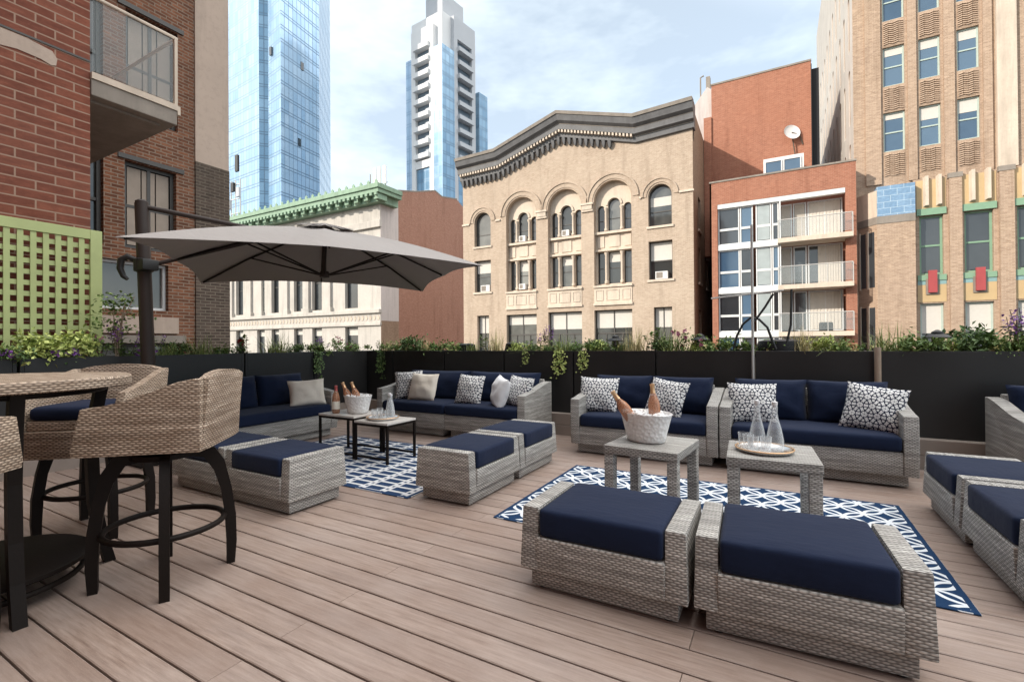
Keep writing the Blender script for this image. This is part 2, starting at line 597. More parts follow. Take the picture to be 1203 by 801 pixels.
def rug_small():
    k = NT('plaid_rug_weave')
    x, y, z = k.sep(k.uv())
    p = 0.235
    xs = k.math('DIVIDE', x, p)
    fx = k.math('ABSOLUTE', k.math('SUBTRACT', k.math('FRACT', k.math('ADD', xs, 20.5)), 0.5))
    fx = k.math('MULTIPLY', fx, p)
    col = k.math('MODULO', k.math('FLOOR', k.math('ADD', xs, 20.0)), 2.0)
    pair = k.math('MULTIPLY', k.math('LESS_THAN', fx, 0.036), k.math('GREATER_THAN', fx, 0.013))
    q = 0.108
    yy = k.math('ADD', k.math('DIVIDE', y, q), k.math('MULTIPLY', col, 0.5))
    fy = k.math('MULTIPLY', k.math('ABSOLUTE', k.math('SUBTRACT', k.math('FRACT', k.math('ADD', yy, 30.0)), 0.5)), q)
    bars = k.math('MULTIPLY', k.math('LESS_THAN', fy, 0.0155), k.math('GREATER_THAN', fx, 0.03))
    fy2 = k.math('ABSOLUTE', k.math('SUBTRACT', k.math('FRACT', k.math('ADD', k.math('DIVIDE', y, 0.072), 30.0)), 0.5))
    knot = k.math('MULTIPLY', k.math('LESS_THAN', fx, 0.0135), k.math('GREATER_THAN', fy2, 0.2))
    out = k.math('MAXIMUM', k.math('MAXIMUM', pair, bars), knot)
    bx = k.math('LESS_THAN', k.math('ABSOLUTE', x), 1.21)
    by = k.math('LESS_THAN', k.math('ABSOLUTE', y), 0.75)
    out = k.math('MULTIPLY', out, k.math('MULTIPLY', bx, by))
    wv = k.noise(k.scale(k.uv(), (1, 6, 1)), 90, 2)
    blue = k.mix(wv, (0.012, 0.030, 0.075), (0.03, 0.06, 0.13))
    wht = k.mix(wv, (0.48, 0.49, 0.52), (0.70, 0.70, 0.70))
    k.bump(wv, 0.3, 0.004)
    return k.done(k.mix(out, blue, wht), 0.9, 0, 0.1)
M['rug_small'] = rug_small()

def deck_mat():
    k = NT('composite_decking')
    at = k.n('Attribute', attribute_name='plank')
    pr = k.sep(at.outputs['Color'])[0]
    o = k.obj()
    vec = k.n('VectorMath', operation='ADD')
    k.put(vec.inputs[0], k.scale(o, (1.1, 16, 1)))
    k.put(vec.inputs[1], k.comb(0, 0, k.math('MULTIPLY', pr, 40)))
    grain = k.noise(vec.outputs[0], 4, 6, 0.68)
    blot = k.noise(o, 1.7, 4, 0.6)
    speck = k.noise(k.scale(o, (1, 5, 1)), 60, 3, 0.7)
    c = k.mix(k.ramp(grain, [(0.28, (0, 0, 0)), (0.72, (1, 1, 1))]), (0.18, 0.120, 0.093), (0.41, 0.318, 0.268))
    scuff = k.noise(k.scale(o, (0.35, 2.2, 1)), 2.6, 5, 0.7)
    c = k.mix(k.ramp(scuff, [(0.48, (0, 0, 0)), (0.72, (0.55, 0.55, 0.55))]), c, (0.20, 0.155, 0.14))
    c = k.mix(k.math('MULTIPLY', pr, 0.55), c, (0.23, 0.16, 0.128))
    c = k.mix(k.math('MULTIPLY', k.ramp(blot, [(0.4, (0, 0, 0)), (0.7, (1, 1, 1))]), 0.35), c, (0.40, 0.34, 0.31))
    c = k.mix(k.math('MULTIPLY', k.ramp(speck, [(0.55, (0, 0, 0)), (0.75, (1, 1, 1))]), 0.25), c, (0.5, 0.44, 0.40))
    k.bump(k.math('ADD', grain, k.math('MULTIPLY', speck, 0.4)), 0.18, 0.006)
    rg = k.ramp(blot, [(0.3, (0.42, 0.42, 0.42)), (0.7, (0.6, 0.6, 0.6))])
    return k.done(c, rg, 0, 0.4)
M['deck'] = deck_mat()
M['gap'] = plain('deck_shadow_gap', (0.02, 0.017, 0.015), 0.9)
M['bronze'] = plain('dark_bronze_metal', (0.009, 0.0058, 0.0045), 0.55, 0.0, 0.25, 9, 0.08, 0.16)
M['taupe_metal'] = plain('taupe_powdercoat', (0.045, 0.034, 0.030), 0.55, 0.0, 0.1, 6, 0, 0.3)
M['black'] = plain('black_powdercoat', (0.012, 0.012, 0.014), 0.5, 0.0, 0.25, 5, 0.05, 0.3)
M['planter'] = plain('black_planter_metal', (0.021, 0.0205, 0.0205), 0.40, 0.0, 0.45, 1.8, 0.06, 0.4)
M['black_plastic'] = plain('black_plastic', (0.015, 0.015, 0.015), 0.5)
M['soil'] = plain('potting_soil', (0.035, 0.025, 0.018), 0.95, 0, 0.4, 20, 0.4)
M['ledge'] = plain('ledge_boards', (0.30, 0.25, 0.215), 0.65, 0, 0.2, 4, 0.1)
M['marble'] = plain('pale_stone_top', (0.62, 0.58, 0.54), 0.35, 0, 0.12, 8)
M['silver'] = plain('polished_metal', (0.72, 0.70, 0.68), 0.22, 1.0, 0.06)
M['gold'] = plain('gold_foil', (0.72, 0.46, 0.26), 0.38, 0.75, 0.15, 30)
M['pinkfoil'] = plain('rose_foil', (0.45, 0.10, 0.09), 0.4, 0.3, 0.1)
M['label'] = plain('paper_label', (0.75, 0.70, 0.60), 0.8)
M['lime'] = plain('lime_green_paint', (0.42, 0.48, 0.21), 0.6, 0, 0.14, 7, 0.06)
M['white_trim'] = plain('white_trim_paint', (0.72, 0.72, 0.70), 0.55, 0, 0.08)
M['pole_white'] = plain('galvanised_pole', (0.5, 0.48, 0.45), 0.5, 0.3, 0.15)
M['tan_pole'] = plain('weathered_tan_pole', (0.36, 0.27, 0.20), 0.7, 0, 0.25, 14)

def glassy(name, col, rough=0.02, alpha=0.35):
    k = NT(name)
    k.b.inputs['Alpha'].default_value = alpha
    return k.done(col, rough, 0, 0.7)
def realglass(name, col, rough=0.0):
    k = NT(name)
    k.b.inputs['Transmission Weight'].default_value = 1.0
    k.b.inputs['IOR'].default_value = 1.45
    return k.done(col, rough)
def thin_glass(name, col, lo, hi):
    k = NT(name)
    lw = k.n('LayerWeight')
    lw.inputs['Blend'].default_value = 0.35
    k.put(k.b.inputs['Alpha'], k.math('MULTIPLY_ADD', lw.outputs['Facing'], hi - lo, lo))
    return k.done(col, 0.03, 0, 0.6)
M['clear_glass'] = thin_glass('clear_glass', (0.80, 0.83, 0.85), 0.10, 0.62)
M['wine_glass'] = thin_glass('rose_wine_glass', (0.52, 0.25, 0.14), 0.45, 0.9)
M['rail_glass'] = glassy('balcony_glass', (0.45, 0.5, 0.5), 0.02, 0.14)

def frosted():
    k = NT('frosted_ice_bucket')
    o = k.obj()
    v = k.n('TexVoronoi')
    k.put(v.inputs['Vector'], o)
    v.inputs['Scale'].default_value = 38
    c = k.mix(v.outputs['Distance'], (0.93, 0.93, 0.92), (0.80, 0.78, 0.77))
    k.bump(v.outputs['Distance'], 0.8, 0.01)
    k.b.inputs['Subsurface Weight'].default_value = 0.0
    return k.done(c, 0.28, 0, 0.6)
M['frost'] = frosted()

# building materials
M['brick_near'] = brick('jumbo_red_brick', (0.16, 0.045, 0.027), (0.29, 0.10, 0.06), (0.34, 0.225, 0.165), 0.31, 0.098, 0.008, (0.20, 0.13, 0.11), 0.25)
M['brick_old'] = brick('old_red_brown_brick', (0.11, 0.040, 0.022), (0.36, 0.15, 0.08), (0.27, 0.20, 0.15), 0.19, 0.062, 0.009, (0.12, 0.085, 0.065), 0.35)
M['brick_dark'] = brick('sooty_brick', (0.06, 0.042, 0.035), (0.16, 0.115, 0.09), (0.19, 0.155, 0.12), 0.19, 0.062, 0.009, (0.09, 0.075, 0.06), 0.5)
M['brick_buff'] = brick('buff_brick', (0.37, 0.27, 0.195), (0.54, 0.43, 0.33), (0.50, 0.41, 0.325), 0.24, 0.08, 0.009, (0.58, 0.48, 0.38), 0.35, 0.2)
M['brick_buff_side'] = brick('darker_buff_brick', (0.25, 0.16, 0.105), (0.42, 0.29, 0.20), (0.36, 0.27, 0.2), 0.24, 0.08, 0.009, (0.27, 0.18, 0.13), 0.4, 0.2)  # darker, browner buff brick for side walls and the end wall base
M['brick_red'] = brick('clean_red_brick', (0.29, 0.110, 0.07), (0.44, 0.195, 0.125), (0.40, 0.23, 0.16), 0.24, 0.08, 0.009, (0.36, 0.15, 0.09), 0.35, 0.2)
M['brick_party'] = brick('party_wall_brick', (0.30, 0.135, 0.09), (0.48, 0.25, 0.175), (0.40, 0.27, 0.21), 0.24, 0.08, 0.009, (0.34, 0.18, 0.13), 0.4, 0.2)
M['brick_tan'] = brick('tan_tower_brick', (0.30, 0.20, 0.135), (0.58, 0.425, 0.305), (0.45, 0.35, 0.265), 0.24, 0.08, 0.010, (0.42, 0.31, 0.24), 0.4, 0.2)
M['limestone'] = plain('white_limestone', (0.52, 0.48, 0.43), 0.8, 0, 0.18, 0.8, 0.1)
M['stone_trim'] = plain('cream_stone_trim', (0.60, 0.50, 0.40), 0.75, 0, 0.14, 2.0, 0.08)
M['stucco'] = plain('tan_stucco', (0.47, 0.37, 0.30), 0.85, 0, 0.1, 1.5, 0.08)
M['pale_stucco'] = plain('pale_stucco', (0.56, 0.50, 0.47), 0.85, 0, 0.1, 0.5)
M['concrete'] = plain('grey_concrete', (0.26, 0.225, 0.19), 0.85, 0, 0.25, 3, 0.1)
M['copper'] = plain('green_copper', (0.24, 0.36, 0.25), 0.7, 0, 0.3, 2.0)
M['cornice'] = plain('grey_painted_cornice', (0.13, 0.128, 0.13), 0.6, 0, 0.45, 1.6)
M['roof'] = plain('roof_tar', (0.07, 0.07, 0.07), 0.9)
M['frame_dark'] = plain('dark_window_frame', (0.06, 0.055, 0.05), 0.5)
M['frame_white'] = plain('white_window_frame', (0.66, 0.66, 0.65), 0.5)
M['frame_mint'] = plain('mint_window_frame', (0.42, 0.50, 0.45), 0.5)
M['frame_green'] = plain('green_window_trim', (0.20, 0.33, 0.22), 0.6)
M['blue_tile'] = brick('blue_glazed_tile', (0.17, 0.29, 0.44), (0.27, 0.40, 0.55), (0.45, 0.55, 0.62), 0.62, 0.36, 0.012, (0.25, 0.36, 0.48), 0.3, 0.1)
M['yellow_tile'] = plain('yellow_terracotta', (0.50, 0.36, 0.19), 0.5, 0, 0.15, 1.5)
M['red_tile'] = plain('red_glazed_tile', (0.36, 0.06, 0.06), 0.4, 0, 0.15, 3)
M['teal_tile'] = plain('teal_tile', (0.22, 0.36, 0.36), 0.5, 0, 0.15, 2)
M['asphalt'] = plain('street_asphalt', (0.05, 0.05, 0.05), 0.9, 0, 0.2, 0.4)

def pane(name, dark, light, bias):
    k = NT(name)
    r = k.n('ObjectInfo').outputs['Random']
    o = k.obj()
    f = k.math('ADD', k.math('MULTIPLY', r, 0.8), k.math('MULTIPLY', k.noise(o, 0.8, 2), 0.5))
    c = k.mix(k.ramp(f, [(bias - 0.25, (0, 0, 0)), (bias + 0.3, (1, 1, 1))]), dark, light)
    k.bump(k.noise(o, 0.9, 2), 0.05, 0.05)
    return k.done(c, 0.06, 0, 0.9)
M['pane'] = pane('old_window_glass', (0.035, 0.04, 0.04), (0.24, 0.24, 0.22), 0.75)
M['pane_dark'] = pane('dark_window_glass', (0.02, 0.024, 0.028), (0.06, 0.068, 0.075), 0.6)
M['pane_blue'] = pane('bluish_window_glass', (0.035, 0.075, 0.13), (0.09, 0.15, 0.22), 0.6)
M['blind'] = plain('pale_roller_blind', (0.58, 0.55, 0.50), 0.7, 0, 0.08)
M['curtain'] = plain('pale_curtain', (0.62, 0.57, 0.50), 0.8, 0, 0.15, 3)
M['sheer'] = plain('sheer_curtain_reflection', (0.33, 0.37, 0.37), 0.5, 0, 0.25, 2)  # sheer curtain, the grey reflection on the panes painted into its colour
M['wood_shutter'] = plain('weathered_boards', (0.33, 0.27, 0.22), 0.8, 0, 0.25, 4)

def curtain_wall(name, c1, c2, line, pw, ph, rough=0.08, metal=0.55):
    k = NT(name)
    x, y, z = k.sep(k.uv())
    u, v = k.math('DIVIDE', x, pw), k.math('DIVIDE', y, ph)
    cell = k.comb(k.math('FLOOR', u), k.math('FLOOR', k.math('MULTIPLY', v, 1.0)), 0)
    wn_ = k.n('TexWhiteNoise', noise_dimensions='2D')
    k.put(wn_.inputs['Vector'], cell)
    rnd = wn_.outputs['Value']
    big = k.noise(k.uv(), 0.03, 4, 0.6)
    f = k.math('ADD', k.math('MULTIPLY', rnd, 0.35), k.math('MULTIPLY', big, 0.75))
    c = k.mix(k.ramp(f, [(0.25, (0, 0, 0)), (0.8, (1, 1, 1))]), c1, c2)
    fu, fv = k.math('FRACT', u), k.math('FRACT', v)
    l1 = k.math('LESS_THAN', fu, 0.11)
    l2 = k.math('LESS_THAN', fv, 0.07)
    l3 = k.math('LESS_THAN', k.math('ABSOLUTE', k.math('SUBTRACT', fv, 0.24)), 0.035)
    ln = k.math('MAXIMUM', l1, k.math('MAXIMUM', l2, l3))
    c = k.mix(k.math('MULTIPLY', ln, 0.85), c, line)
    rr = k.math('ADD', rough, k.math('MULTIPLY', ln, 0.3))
    k.bump(k.noise(k.uv(), 0.25, 2), 0.12, 0.3)
    return k.done(c, rr, metal, 0.6)
M['tower_glass'] = curtain_wall('blue_curtain_wall', (0.27, 0.44, 0.63), (0.45, 0.61, 0.78), (0.06, 0.11, 0.17), 1.55, 4.1, 0.16, 0.35)
M['tower_glass_pale'] = curtain_wall('pale_curtain_wall', (0.42, 0.57, 0.73), (0.58, 0.70, 0.82), (0.20, 0.29, 0.39), 2.6, 4.1, 0.2, 0.3)
M['tower_glass_deep'] = curtain_wall('deep_blue_curtain_wall', (0.13, 0.25, 0.37), (0.28, 0.43, 0.56), (0.08, 0.13, 0.19), 1.6, 3.6, 0.14, 0.35)
M['loggia'] = plain('shaded_balcony_glass', (0.13, 0.17, 0.21), 0.3, 0, 0.2, 0.3)
M['tower_stone'] = plain('white_tower_panels', (0.70, 0.69, 0.68), 0.7, 0, 0.05, 0.2)
M['tower_grey'] = plain('grey_tower_panels', (0.45, 0.46, 0.48), 0.7, 0, 0.06, 0.2)

def leafmat(name, a, b):
    k = NT(name)
    o = k.obj()
    if 'petal' not in name: a, b = tuple(min(.8, x * 1.25) for x in a), tuple(min(.8, x * 1.45) for x in b)  # foliage colours lifted to paint in sun on the plants
    c = k.mix(k.ramp(k.noise(o, 17, 2, 0.6), [(0.35, (0, 0, 0)), (0.65, (1, 1, 1))]), a, b)
    k.b.inputs['Transmission Weight'].default_value = 0.0
    k.b.inputs['Subsurface Weight'].default_value = 0.0
    return k.done(c, 0.55, 0, 0.35)
M['leaf_dark'] = leafmat('dark_green_leaves', (0.03, 0.065, 0.018), (0.11, 0.17, 0.055))
M['leaf_mid'] = leafmat('mid_green_leaves', (0.05, 0.10, 0.024), (0.17, 0.23, 0.065))
M['leaf_lime'] = leafmat('lime_green_leaves', (0.16, 0.22, 0.05), (0.44, 0.48, 0.16))
M['leaf_grass'] = leafmat('grass_blades', (0.07, 0.12, 0.03), (0.28, 0.31, 0.11))
M['leaf_straw'] = leafmat('straw_grass', (0.22, 0.20, 0.09), (0.55, 0.47, 0.26))
M['stem'] = plain('green_brown_stems', (0.09, 0.075, 0.04), 0.8)
M['purple'] = leafmat('purple_petals', (0.13, 0.035, 0.24), (0.34, 0.13, 0.48))
M['red'] = leafmat('red_petals', (0.25, 0.008, 0.015), (0.45, 0.03, 0.045))
M['pink'] = leafmat('pink_petals', (0.42, 0.12, 0.20), (0.6, 0.30, 0.38))
M['yellowp'] = leafmat('pale_yellow_petals', (0.5, 0.45, 0.16), (0.68, 0.62, 0.34))

# ================================================================== THE SETTING
g = MB()
g.box(-900, 900, -300, 1500, -15.2, -15.0)
structure(g.build('ground', M['asphalt']))
g = MB()
g.box(-6.75, 5.6, -1.9, 6.6, -0.40, -0.035)
structure(g.build('terrace_slab', M['gap']))

# deck: real planks with gaps, butt joints every other board
dk = bmesh.new()
cl = dk.loops.layers.float_color.new('plank')
PITCH, GAP = 0.1462, 0.0085
y = 0.635 - 18 * PITCH
row = -18
rnd = random.Random(3)
while y < 5.70:
    y0, y1 = y + GAP / 2, min(y + PITCH - GAP / 2, 5.705)
    first = -1.79 if row % 2 == 0 else -0.31
    xs = [first + k * 3.66 for k in range(-2, 3)]
    xs = [-6.7] + [x for x in xs if -6.6 < x < 5.4] + [5.5]
    for a, b in zip(xs, xs[1:]):
        v = [dk.verts.new(p) for p in ((a + .001, y0, -.03), (b - .001, y0, -.03), (b - .001, y1, -.03), (a + .001, y1, -.03),
                                       (a + .001, y0, -.003), (b - .001, y0, -.003), (b - .001, y1, -.003), (a + .001, y1, -.003),
                                       (a + .002, y0 + .004, 0), (b - .002, y0 + .004, 0), (b - .002, y1 - .004, 0), (a + .002, y1 - .004, 0))]
        val = rnd.random()
        for q in ((8, 9, 10, 11), (0, 1, 5, 4), (1, 2, 6, 5), (2, 3, 7, 6), (3, 0, 4, 7), (4, 5, 9, 8), (5, 6, 10, 9), (6, 7, 11, 10), (7, 4, 8, 11)):
            f = dk.faces.new([v[i] for i in q])
            for l in f.loops: l[cl] = (val, val, val, 1)
    y += PITCH
    row += 1
me = bpy.data.meshes.new('deck')
dk.to_mesh(me); dk.free()
me.materials.append(M['deck'])
deck = bpy.data.objects.new('deck', me); C.objects.link(deck)
structure(deck)
g = MB()
g.box(-6.08, 5.5, 5.715, 6.4, -0.03, 0.125, 0.004)
g.box(-6.08, 5.5, 5.722, 6.4, 0.131, 0.278, 0.004)
structure(g.build('ledge', M['ledge']))

# ================================================================== TERRACE FURNITURE
def hexa_taper(m, x0, x1, yb0, yb1, yt0, yt1, z0, z1, bev=0.008):
    m.hexa([(x0, yb0, z0), (x1, yb0, z0), (x1, yb1, z0), (x0, yb1, z0), (x0, yt0, z1), (x1, yt0, z1), (x1, yt1, z1), (x0, yt1, z1)], bev, 2)

def make_ottoman():
    t = thing('ottoman', '', 'ottoman')
    W, D = 0.392, 0.268
    m = MB()
    hexa_taper(m, -W + .093, W - .093, -D + .012, D - .012, -D + .006, D - .006, .107, .268)
    for s in (-1, 1):
        a, b = sorted((s * W, s * (W - .095)))
        m.hexa([(a, -D + .012, .105), (b, -D + .012, .105), (b, D - .012, .105), (a, D - .012, .105),
                (a + (.008 if s < 0 else 0), -D + .03, .402), (b - (.008 if s > 0 else 0), -D + .03, .402), (b - (.008 if s > 0 else 0), D - .03, .402), (a + (.008 if s < 0 else 0), D - .03, .402)], 0.010, 2)
    m.build('frame', M['wicker'], t, 40)
    m = MB(); m.box(-W + .045, W - .045, -D + .05, D - .05, .014, .106, .006)
    m.build('plinth', M['wicker'], t, 40)
    for sx in (-1, 1):
        for sy in (-1, 1):
            m = MB(); m.lathe([(.022, 0), (.022, .016)], (sx * .3, sy * .18, 0), 10)
            m.build('foot', M['black_plastic'], t)
    m = MB(); m.cushion(W - .100, D - .010, .066, .022, .007, 1)
    c = m.build('cushion', M['navy'], t, 60)
    c.location = (0, 0, .336)
    return t

ott = make_ottoman()
G_OTT = 'square wicker ottomans with navy cushions'
OTT = [
    (-0.722, 2.305, R(0.4), 'large foreground ottoman, left one of the pair in front of the ice bucket table'),
    (0.070, 2.338, R(2.8), 'nearest foreground ottoman, right one of the pair in front of the water bottle table'),
    (-2.207, 3.222, R(90.6), 'ottoman beside the ladder-striped rug, its short wicker end facing the bare deck'),
    (-2.213, 4.018, R(90.0), 'ottoman beside the ladder-striped rug, nearer the patterned pillows of the corner sofa'),
    (-3.352, 2.345, R(0.3), 'ottoman next to the front bar stool, its whole tan end facing the ladder-striped rug'),
    (-4.150, 2.345, R(0.0), 'ottoman mostly hidden behind the front bar stool, further from the ladder-striped rug'),
    (1.170, 4.060, R(90.0), 'ottoman at the right edge, the farther of the two there'),
    (1.180, 3.262, R(90.5), 'ottoman cut by the right edge of the view, the nearer of the two there'),
]
for i, (x, y, rz, lab) in enumerate(OTT):
    if i == 0:
        ott.location = (x, y, 0); ott.rotation_euler = (0, 0, rz); ott['label'] = lab; ott['group'] = G_OTT
    else:
        dup(ott, (x, y, 0), rz, lab, G_OTT)

def arm_mesh(x0, x1):
    prof = [(-.372, .105), (-.385, .30), (-.378, .592), (-.25, .603), (-.12, .622), (.02, .652), (.16, .684), (.27, .702), (.37, .708), (.372, .105)]
    m = MB()
    m.prism([(x0, y, z) for y, z in prof], (x1 - x0, 0, 0), bev=.009)
    return m

def make_sofa(W, left=True, right=True, seats=2, label='', seed=0, cush=True):
    t = thing('sofa', label, 'sofa')
    h = W / 2
    xl, xr = (-h + (.1 if left else 0)), (h - (.1 if right else 0))
    m = MB(); hexa_taper(m, xl, xr, -.368, .37, -.376, .37, .107, .298)
    m.build('seat_frame', M['wicker'], t, 40)
    if left: arm_mesh(-h, -h + .1).build('armrest', M['wicker'], t, 40)
    if right: arm_mesh(h - .1, h).build('armrest', M['wicker'], t, 40)
    m = MB(); m.hexa([(xl + .002, .285, .299), (xr - .002, .285, .299), (xr - .002, .368, .299), (xl + .002, .368, .299), (xl + .002, .325, .735), (xr - .002, .325, .735), (xr - .002, .385, .735), (xl + .002, .385, .735)], .01)
    m.build('back_frame', M['wicker'], t, 40)
    m = MB(); m.box(-h + .06, h - .06, -.315, .30, .014, .106, .006)
    m.build('plinth', M['wicker'], t, 40)
    for sx in (-1, 1):
        for sy in (-1, 1):
            m = MB(); m.lathe([(.024, 0), (.024, .016)], (sx * (h - .12), sy * .24, 0), 10)
            m.build('foot', M['black_plastic'], t)
    m = MB(); m.cushion((xr - xl) / 2 - .003, .345, .064, .034, .012, seed, 10)
    c = m.build('seat_cushion', M['navy'], t, 60)
    c.location = ((xl + xr) / 2, -.045, .363)
    cw = (xr - xl) / seats
    for k in range(seats):
        m = MB(); m.pillow(cw / 2 + .005, .215, .115, seed + k * 2.3, 16, .045, .30, .02)
        c = m.build('back_cushion', M['navy'], t, 70)
        c.location = (xl + cw * (k + .5), .205, .615)
        c.rotation_euler = (R(-13), 0, R(1.5 * (-1) ** k))
    return t

SF = [
    make_sofa(1.49, True, True, 2, 'navy wicker loveseat behind the white ice bucket and its table', 1),
    make_sofa(1.465, True, True, 2, 'navy wicker loveseat behind the two clear water bottles on the round tray', 4),
    make_sofa(1.5, True, True, 2, 'navy loveseat cut off by the right edge, its slanting armrest seen from outside', 7),
    make_sofa(1.17, False, True, 1, 'right half of the corner sofa, with an armrest beside the round pale cushion', 9),
    make_sofa(1.17, True, False, 1, 'left half of the corner sofa, with the cream pillow behind the carafes', 11),
    make_sofa(1.5, True, True, 2, 'dark navy loveseat against the left planter with one cream pillow', 13),
]
for o, (x, y, rz) in zip(SF, [(-1.238, 5.215, 0), (.252, 5.228, 0), (2.335, 5.26, 0), (-3.135, 5.215, 0), (-4.308, 5.215, 0), (-5.50, 3.60, R(90))]):
    o.location = (x, y, 0); o.rotation_euler = (0, 0, rz); o['group'] = 'wicker sofas with navy cushions along the planters'

# throw pillows
def throw(mat, hx, hz, t, loc, rz, tilt, roll_, label, seed, cat='pillow', group=None):
    m = MB(); m.pillow(hx, hz, t, seed)
    o = m.build('throw_pillow', M[mat], None, 70)
    o.location = loc
    o.rotation_mode = 'XYZ'
    o.rotation_euler = (Matrix.Rotation(rz, 3, 'Z') @ Matrix.Rotation(tilt, 3, 'X') @ Matrix.Rotation(roll_, 3, 'Y')).to_euler()
    tag(o, label, cat, group)
    return o
G_P = 'throw pillows on the sofas'
throw('pattern', .225, .205, .085, (-1.775, 5.17, .615), R(8), R(-20), R(2), 'navy and white patterned pillow left of the ice bucket bottles', 1, group=G_P)
throw('pattern', .215, .205, .085, (-1.025, 5.16, .610), R(-16), R(-20), R(7), 'navy and white patterned pillow behind the ice bucket, right of its bottles', 2, group=G_P)
throw('pattern', .22, .205, .085, (-.215, 5.17, .600), R(6), R(-18), R(0), 'navy and white patterned pillow behind the two water bottles', 3, group=G_P)
throw('pattern', .225, .21, .085, (.735, 5.15, .610), R(-14), R(-18), R(8), 'navy and white patterned pillow leaning on the right armrest of the loveseat', 4, group=G_P)
throw('pattern', .225, .21, .085, (1.93, 5.12, .60), R(8), R(-18), R(4), 'patterned pillow at the far right edge of the view, partly cut off', 5, group=G_P)
throw('pattern', .20, .20, .085, (-3.50, 5.10, .605), R(3), R(-18), R(3), 'small patterned pillow in the middle of the corner sofa', 6, group=G_P)
throw('pattern', .21, .20, .085, (-2.80, 5.15, .60), R(-18), R(-18), R(4), 'patterned pillow beside the armrest, behind the round pale cushion', 7, group=G_P)
throw('pale', .185, .195, .095, (-3.00, 5.03, .600), R(-40), R(-14), R(8), 'plain pale grey cushion turned sideways on the corner sofa', 8, group=G_P)
throw('pattern', .20, .20, .08, (-4.60, 5.17, .625), R(30), R(-16), R(-4), 'patterned pillow mostly hidden behind a cream pillow', 9, group=G_P)
throw('cream', .225, .195, .09, (-4.28, 5.10, .610), R(4), R(-18), R(1), 'plain cream pillow on the corner sofa behind the carafes', 10, group=G_P)
throw('cream', .225, .175, .09, (-5.30, 4.02, .585), R(66), R(-16), R(-2), 'plain cream pillow on the dark loveseat by the left planter', 11, group=G_P)

# rugs
def rug(name, hx, hy, mat, loc, rz, label):
    m = MB()
    m.box(-hx, hx, -hy, hy, 0.002, 0.009, .002, 1)
    o = m.build(name, M[mat])
    o.location = loc; o.rotation_euler = (0, 0, rz)
    return tag(o, label, 'rug')
rug('rug', 1.243, .785, 'rug_large', (-.478, 3.566, 0), R(.2), 'large navy outdoor rug with a white looping lattice, under two wicker tables')
rug('rug', 1.243, .785, 'rug_small', (-3.755, 3.58, 0), R(0), 'navy rug with white ladder stripes under the two thin black tables')

# wicker end tables
def end_table(label):
    t = thing('end_table', label, 'side table')
    hx, hy = .252, .272
    m = MB(); m.box(-hx, hx, -hy, hy, .445, .503, .010)
    m.build('tabletop', M['wicker'], t, 40)
    for sx in (-1, 1):
        for sy in (-1, 1):
            m = MB()
            x, y = sx * (hx - .038), sy * (hy - .038)
            m.box(x - .033, x + .033, y - .033, y + .033, .009, .446, .006)
            m.build('leg', M['wicker'], t, 40)
    return t
t1 = end_table('square wicker side table carrying the white ice bucket')
t1.location = (-.770, 3.385, 0); t1.rotation_euler = (0, 0, R(-6))
t2 = end_table('square wicker side table carrying the round tray of water bottles')
t2.location = (-.038, 3.440, 0); t2.rotation_euler = (0, 0, R(3))

# thin black metal tables with stone tops
def metal_table(label, hx, hy, h):
    t = thing('nesting_table', label, 'side table')
    m = MB(); m.box(-hx, hx, -hy, hy, h - .022, h, .004)
    m.build('tabletop', M['marble'], t, 40)
    m = MB()
    r = .011
    for sx in (-1, 1):
        m.box(sx * (hx - .012) - r, sx * (hx - .012) + r, -hy + .024, hy - .024, h - .045, h - .0225)
    for sy in (-1, 1):
        m.box(-hx + .001, hx - .001, sy * (hy - .012) - r, sy * (hy - .012) + r, h - .045, h - .0228)
    m.build('top_frame', M['bronze'], t)
    for sx in (-1, 1):
        for sy in (-1, 1):
            m = MB(); x, y = sx * (hx - .012), sy * (hy - .012)
            m.box(x - r, x + r, y - r, y + r, .009, h - .0455)
            m.build('leg', M['bronze'], t)
    for sy in (-1, 1):
        m = MB(); m.box(-hx + .0235, hx - .0235, sy * (hy - .012) - r + .001, sy * (hy - .012) + r - .001, .045, .065)
        m.build('foot_rail', M['bronze'], t)
    return t
ta = metal_table('taller black table with a pale top, under the bucket and the rose bottle', .272, .205, .455)
ta.location = (-4.115, 3.675, 0)
tb = metal_table('lower black table with a pale top, under the tray of carafes', .232, .212, .418)
tb.location = (-3.598, 3.675, 0)

# ice buckets
def ice_bucket(label, loc, rz, s=1.0):
    t = thing('ice_bucket', label, 'ice bucket', loc, rz)
    m = MB()
    prof = [(.005, .004), (.118, .001), (.134, .012), (.142, .05), (.160, .12), (.176, .182), (.184, .20), (.180, .206), (.170, .196), (.152, .12), (.136, .05), (.125, .030), (.005, .027)]
    m.lathe([(r * s, z * s) for r, z in prof], (0, 0, 0), 40, 1.06, .80)
    m.build('tub', M['frost'], t, 50)
    m = MB()
    rr = random.Random(5)
    for k in range(70):
        a, q = rr.random() * 2 * PI, math.sqrt(rr.random()) * .13 * s
        c = Vector((math.cos(a) * q * 1.06, math.sin(a) * q * .8, (.155 + rr.random() * .04) * s))
        e = .016 * s
        mt = Matrix.Rotation(rr.random() * 3, 3, 'X') @ Matrix.Rotation(rr.random() * 3, 3, 'Z')
        pts = [c + mt @ Vector(p) * e for p in ((-1, -1, -1), (1, -1, -1), (1, 1, -1), (-1, 1, -1), (-1, -1, 1), (1, -1, 1), (1, 1, 1), (-1, 1, 1))]
        m.hexa(pts)
    o = m.build('ice', M['frost'], t)
    o['kind'] = 'stuff'
    return t
ice_bucket('frosted white ice bucket on the wicker table, two gold-necked bottles in it', (-.815, 3.385, .504), R(-22))
ice_bucket('frosted ice bucket on the thin black table beside a standing rose bottle', (-4.02, 3.69, .456), R(-15), .95)

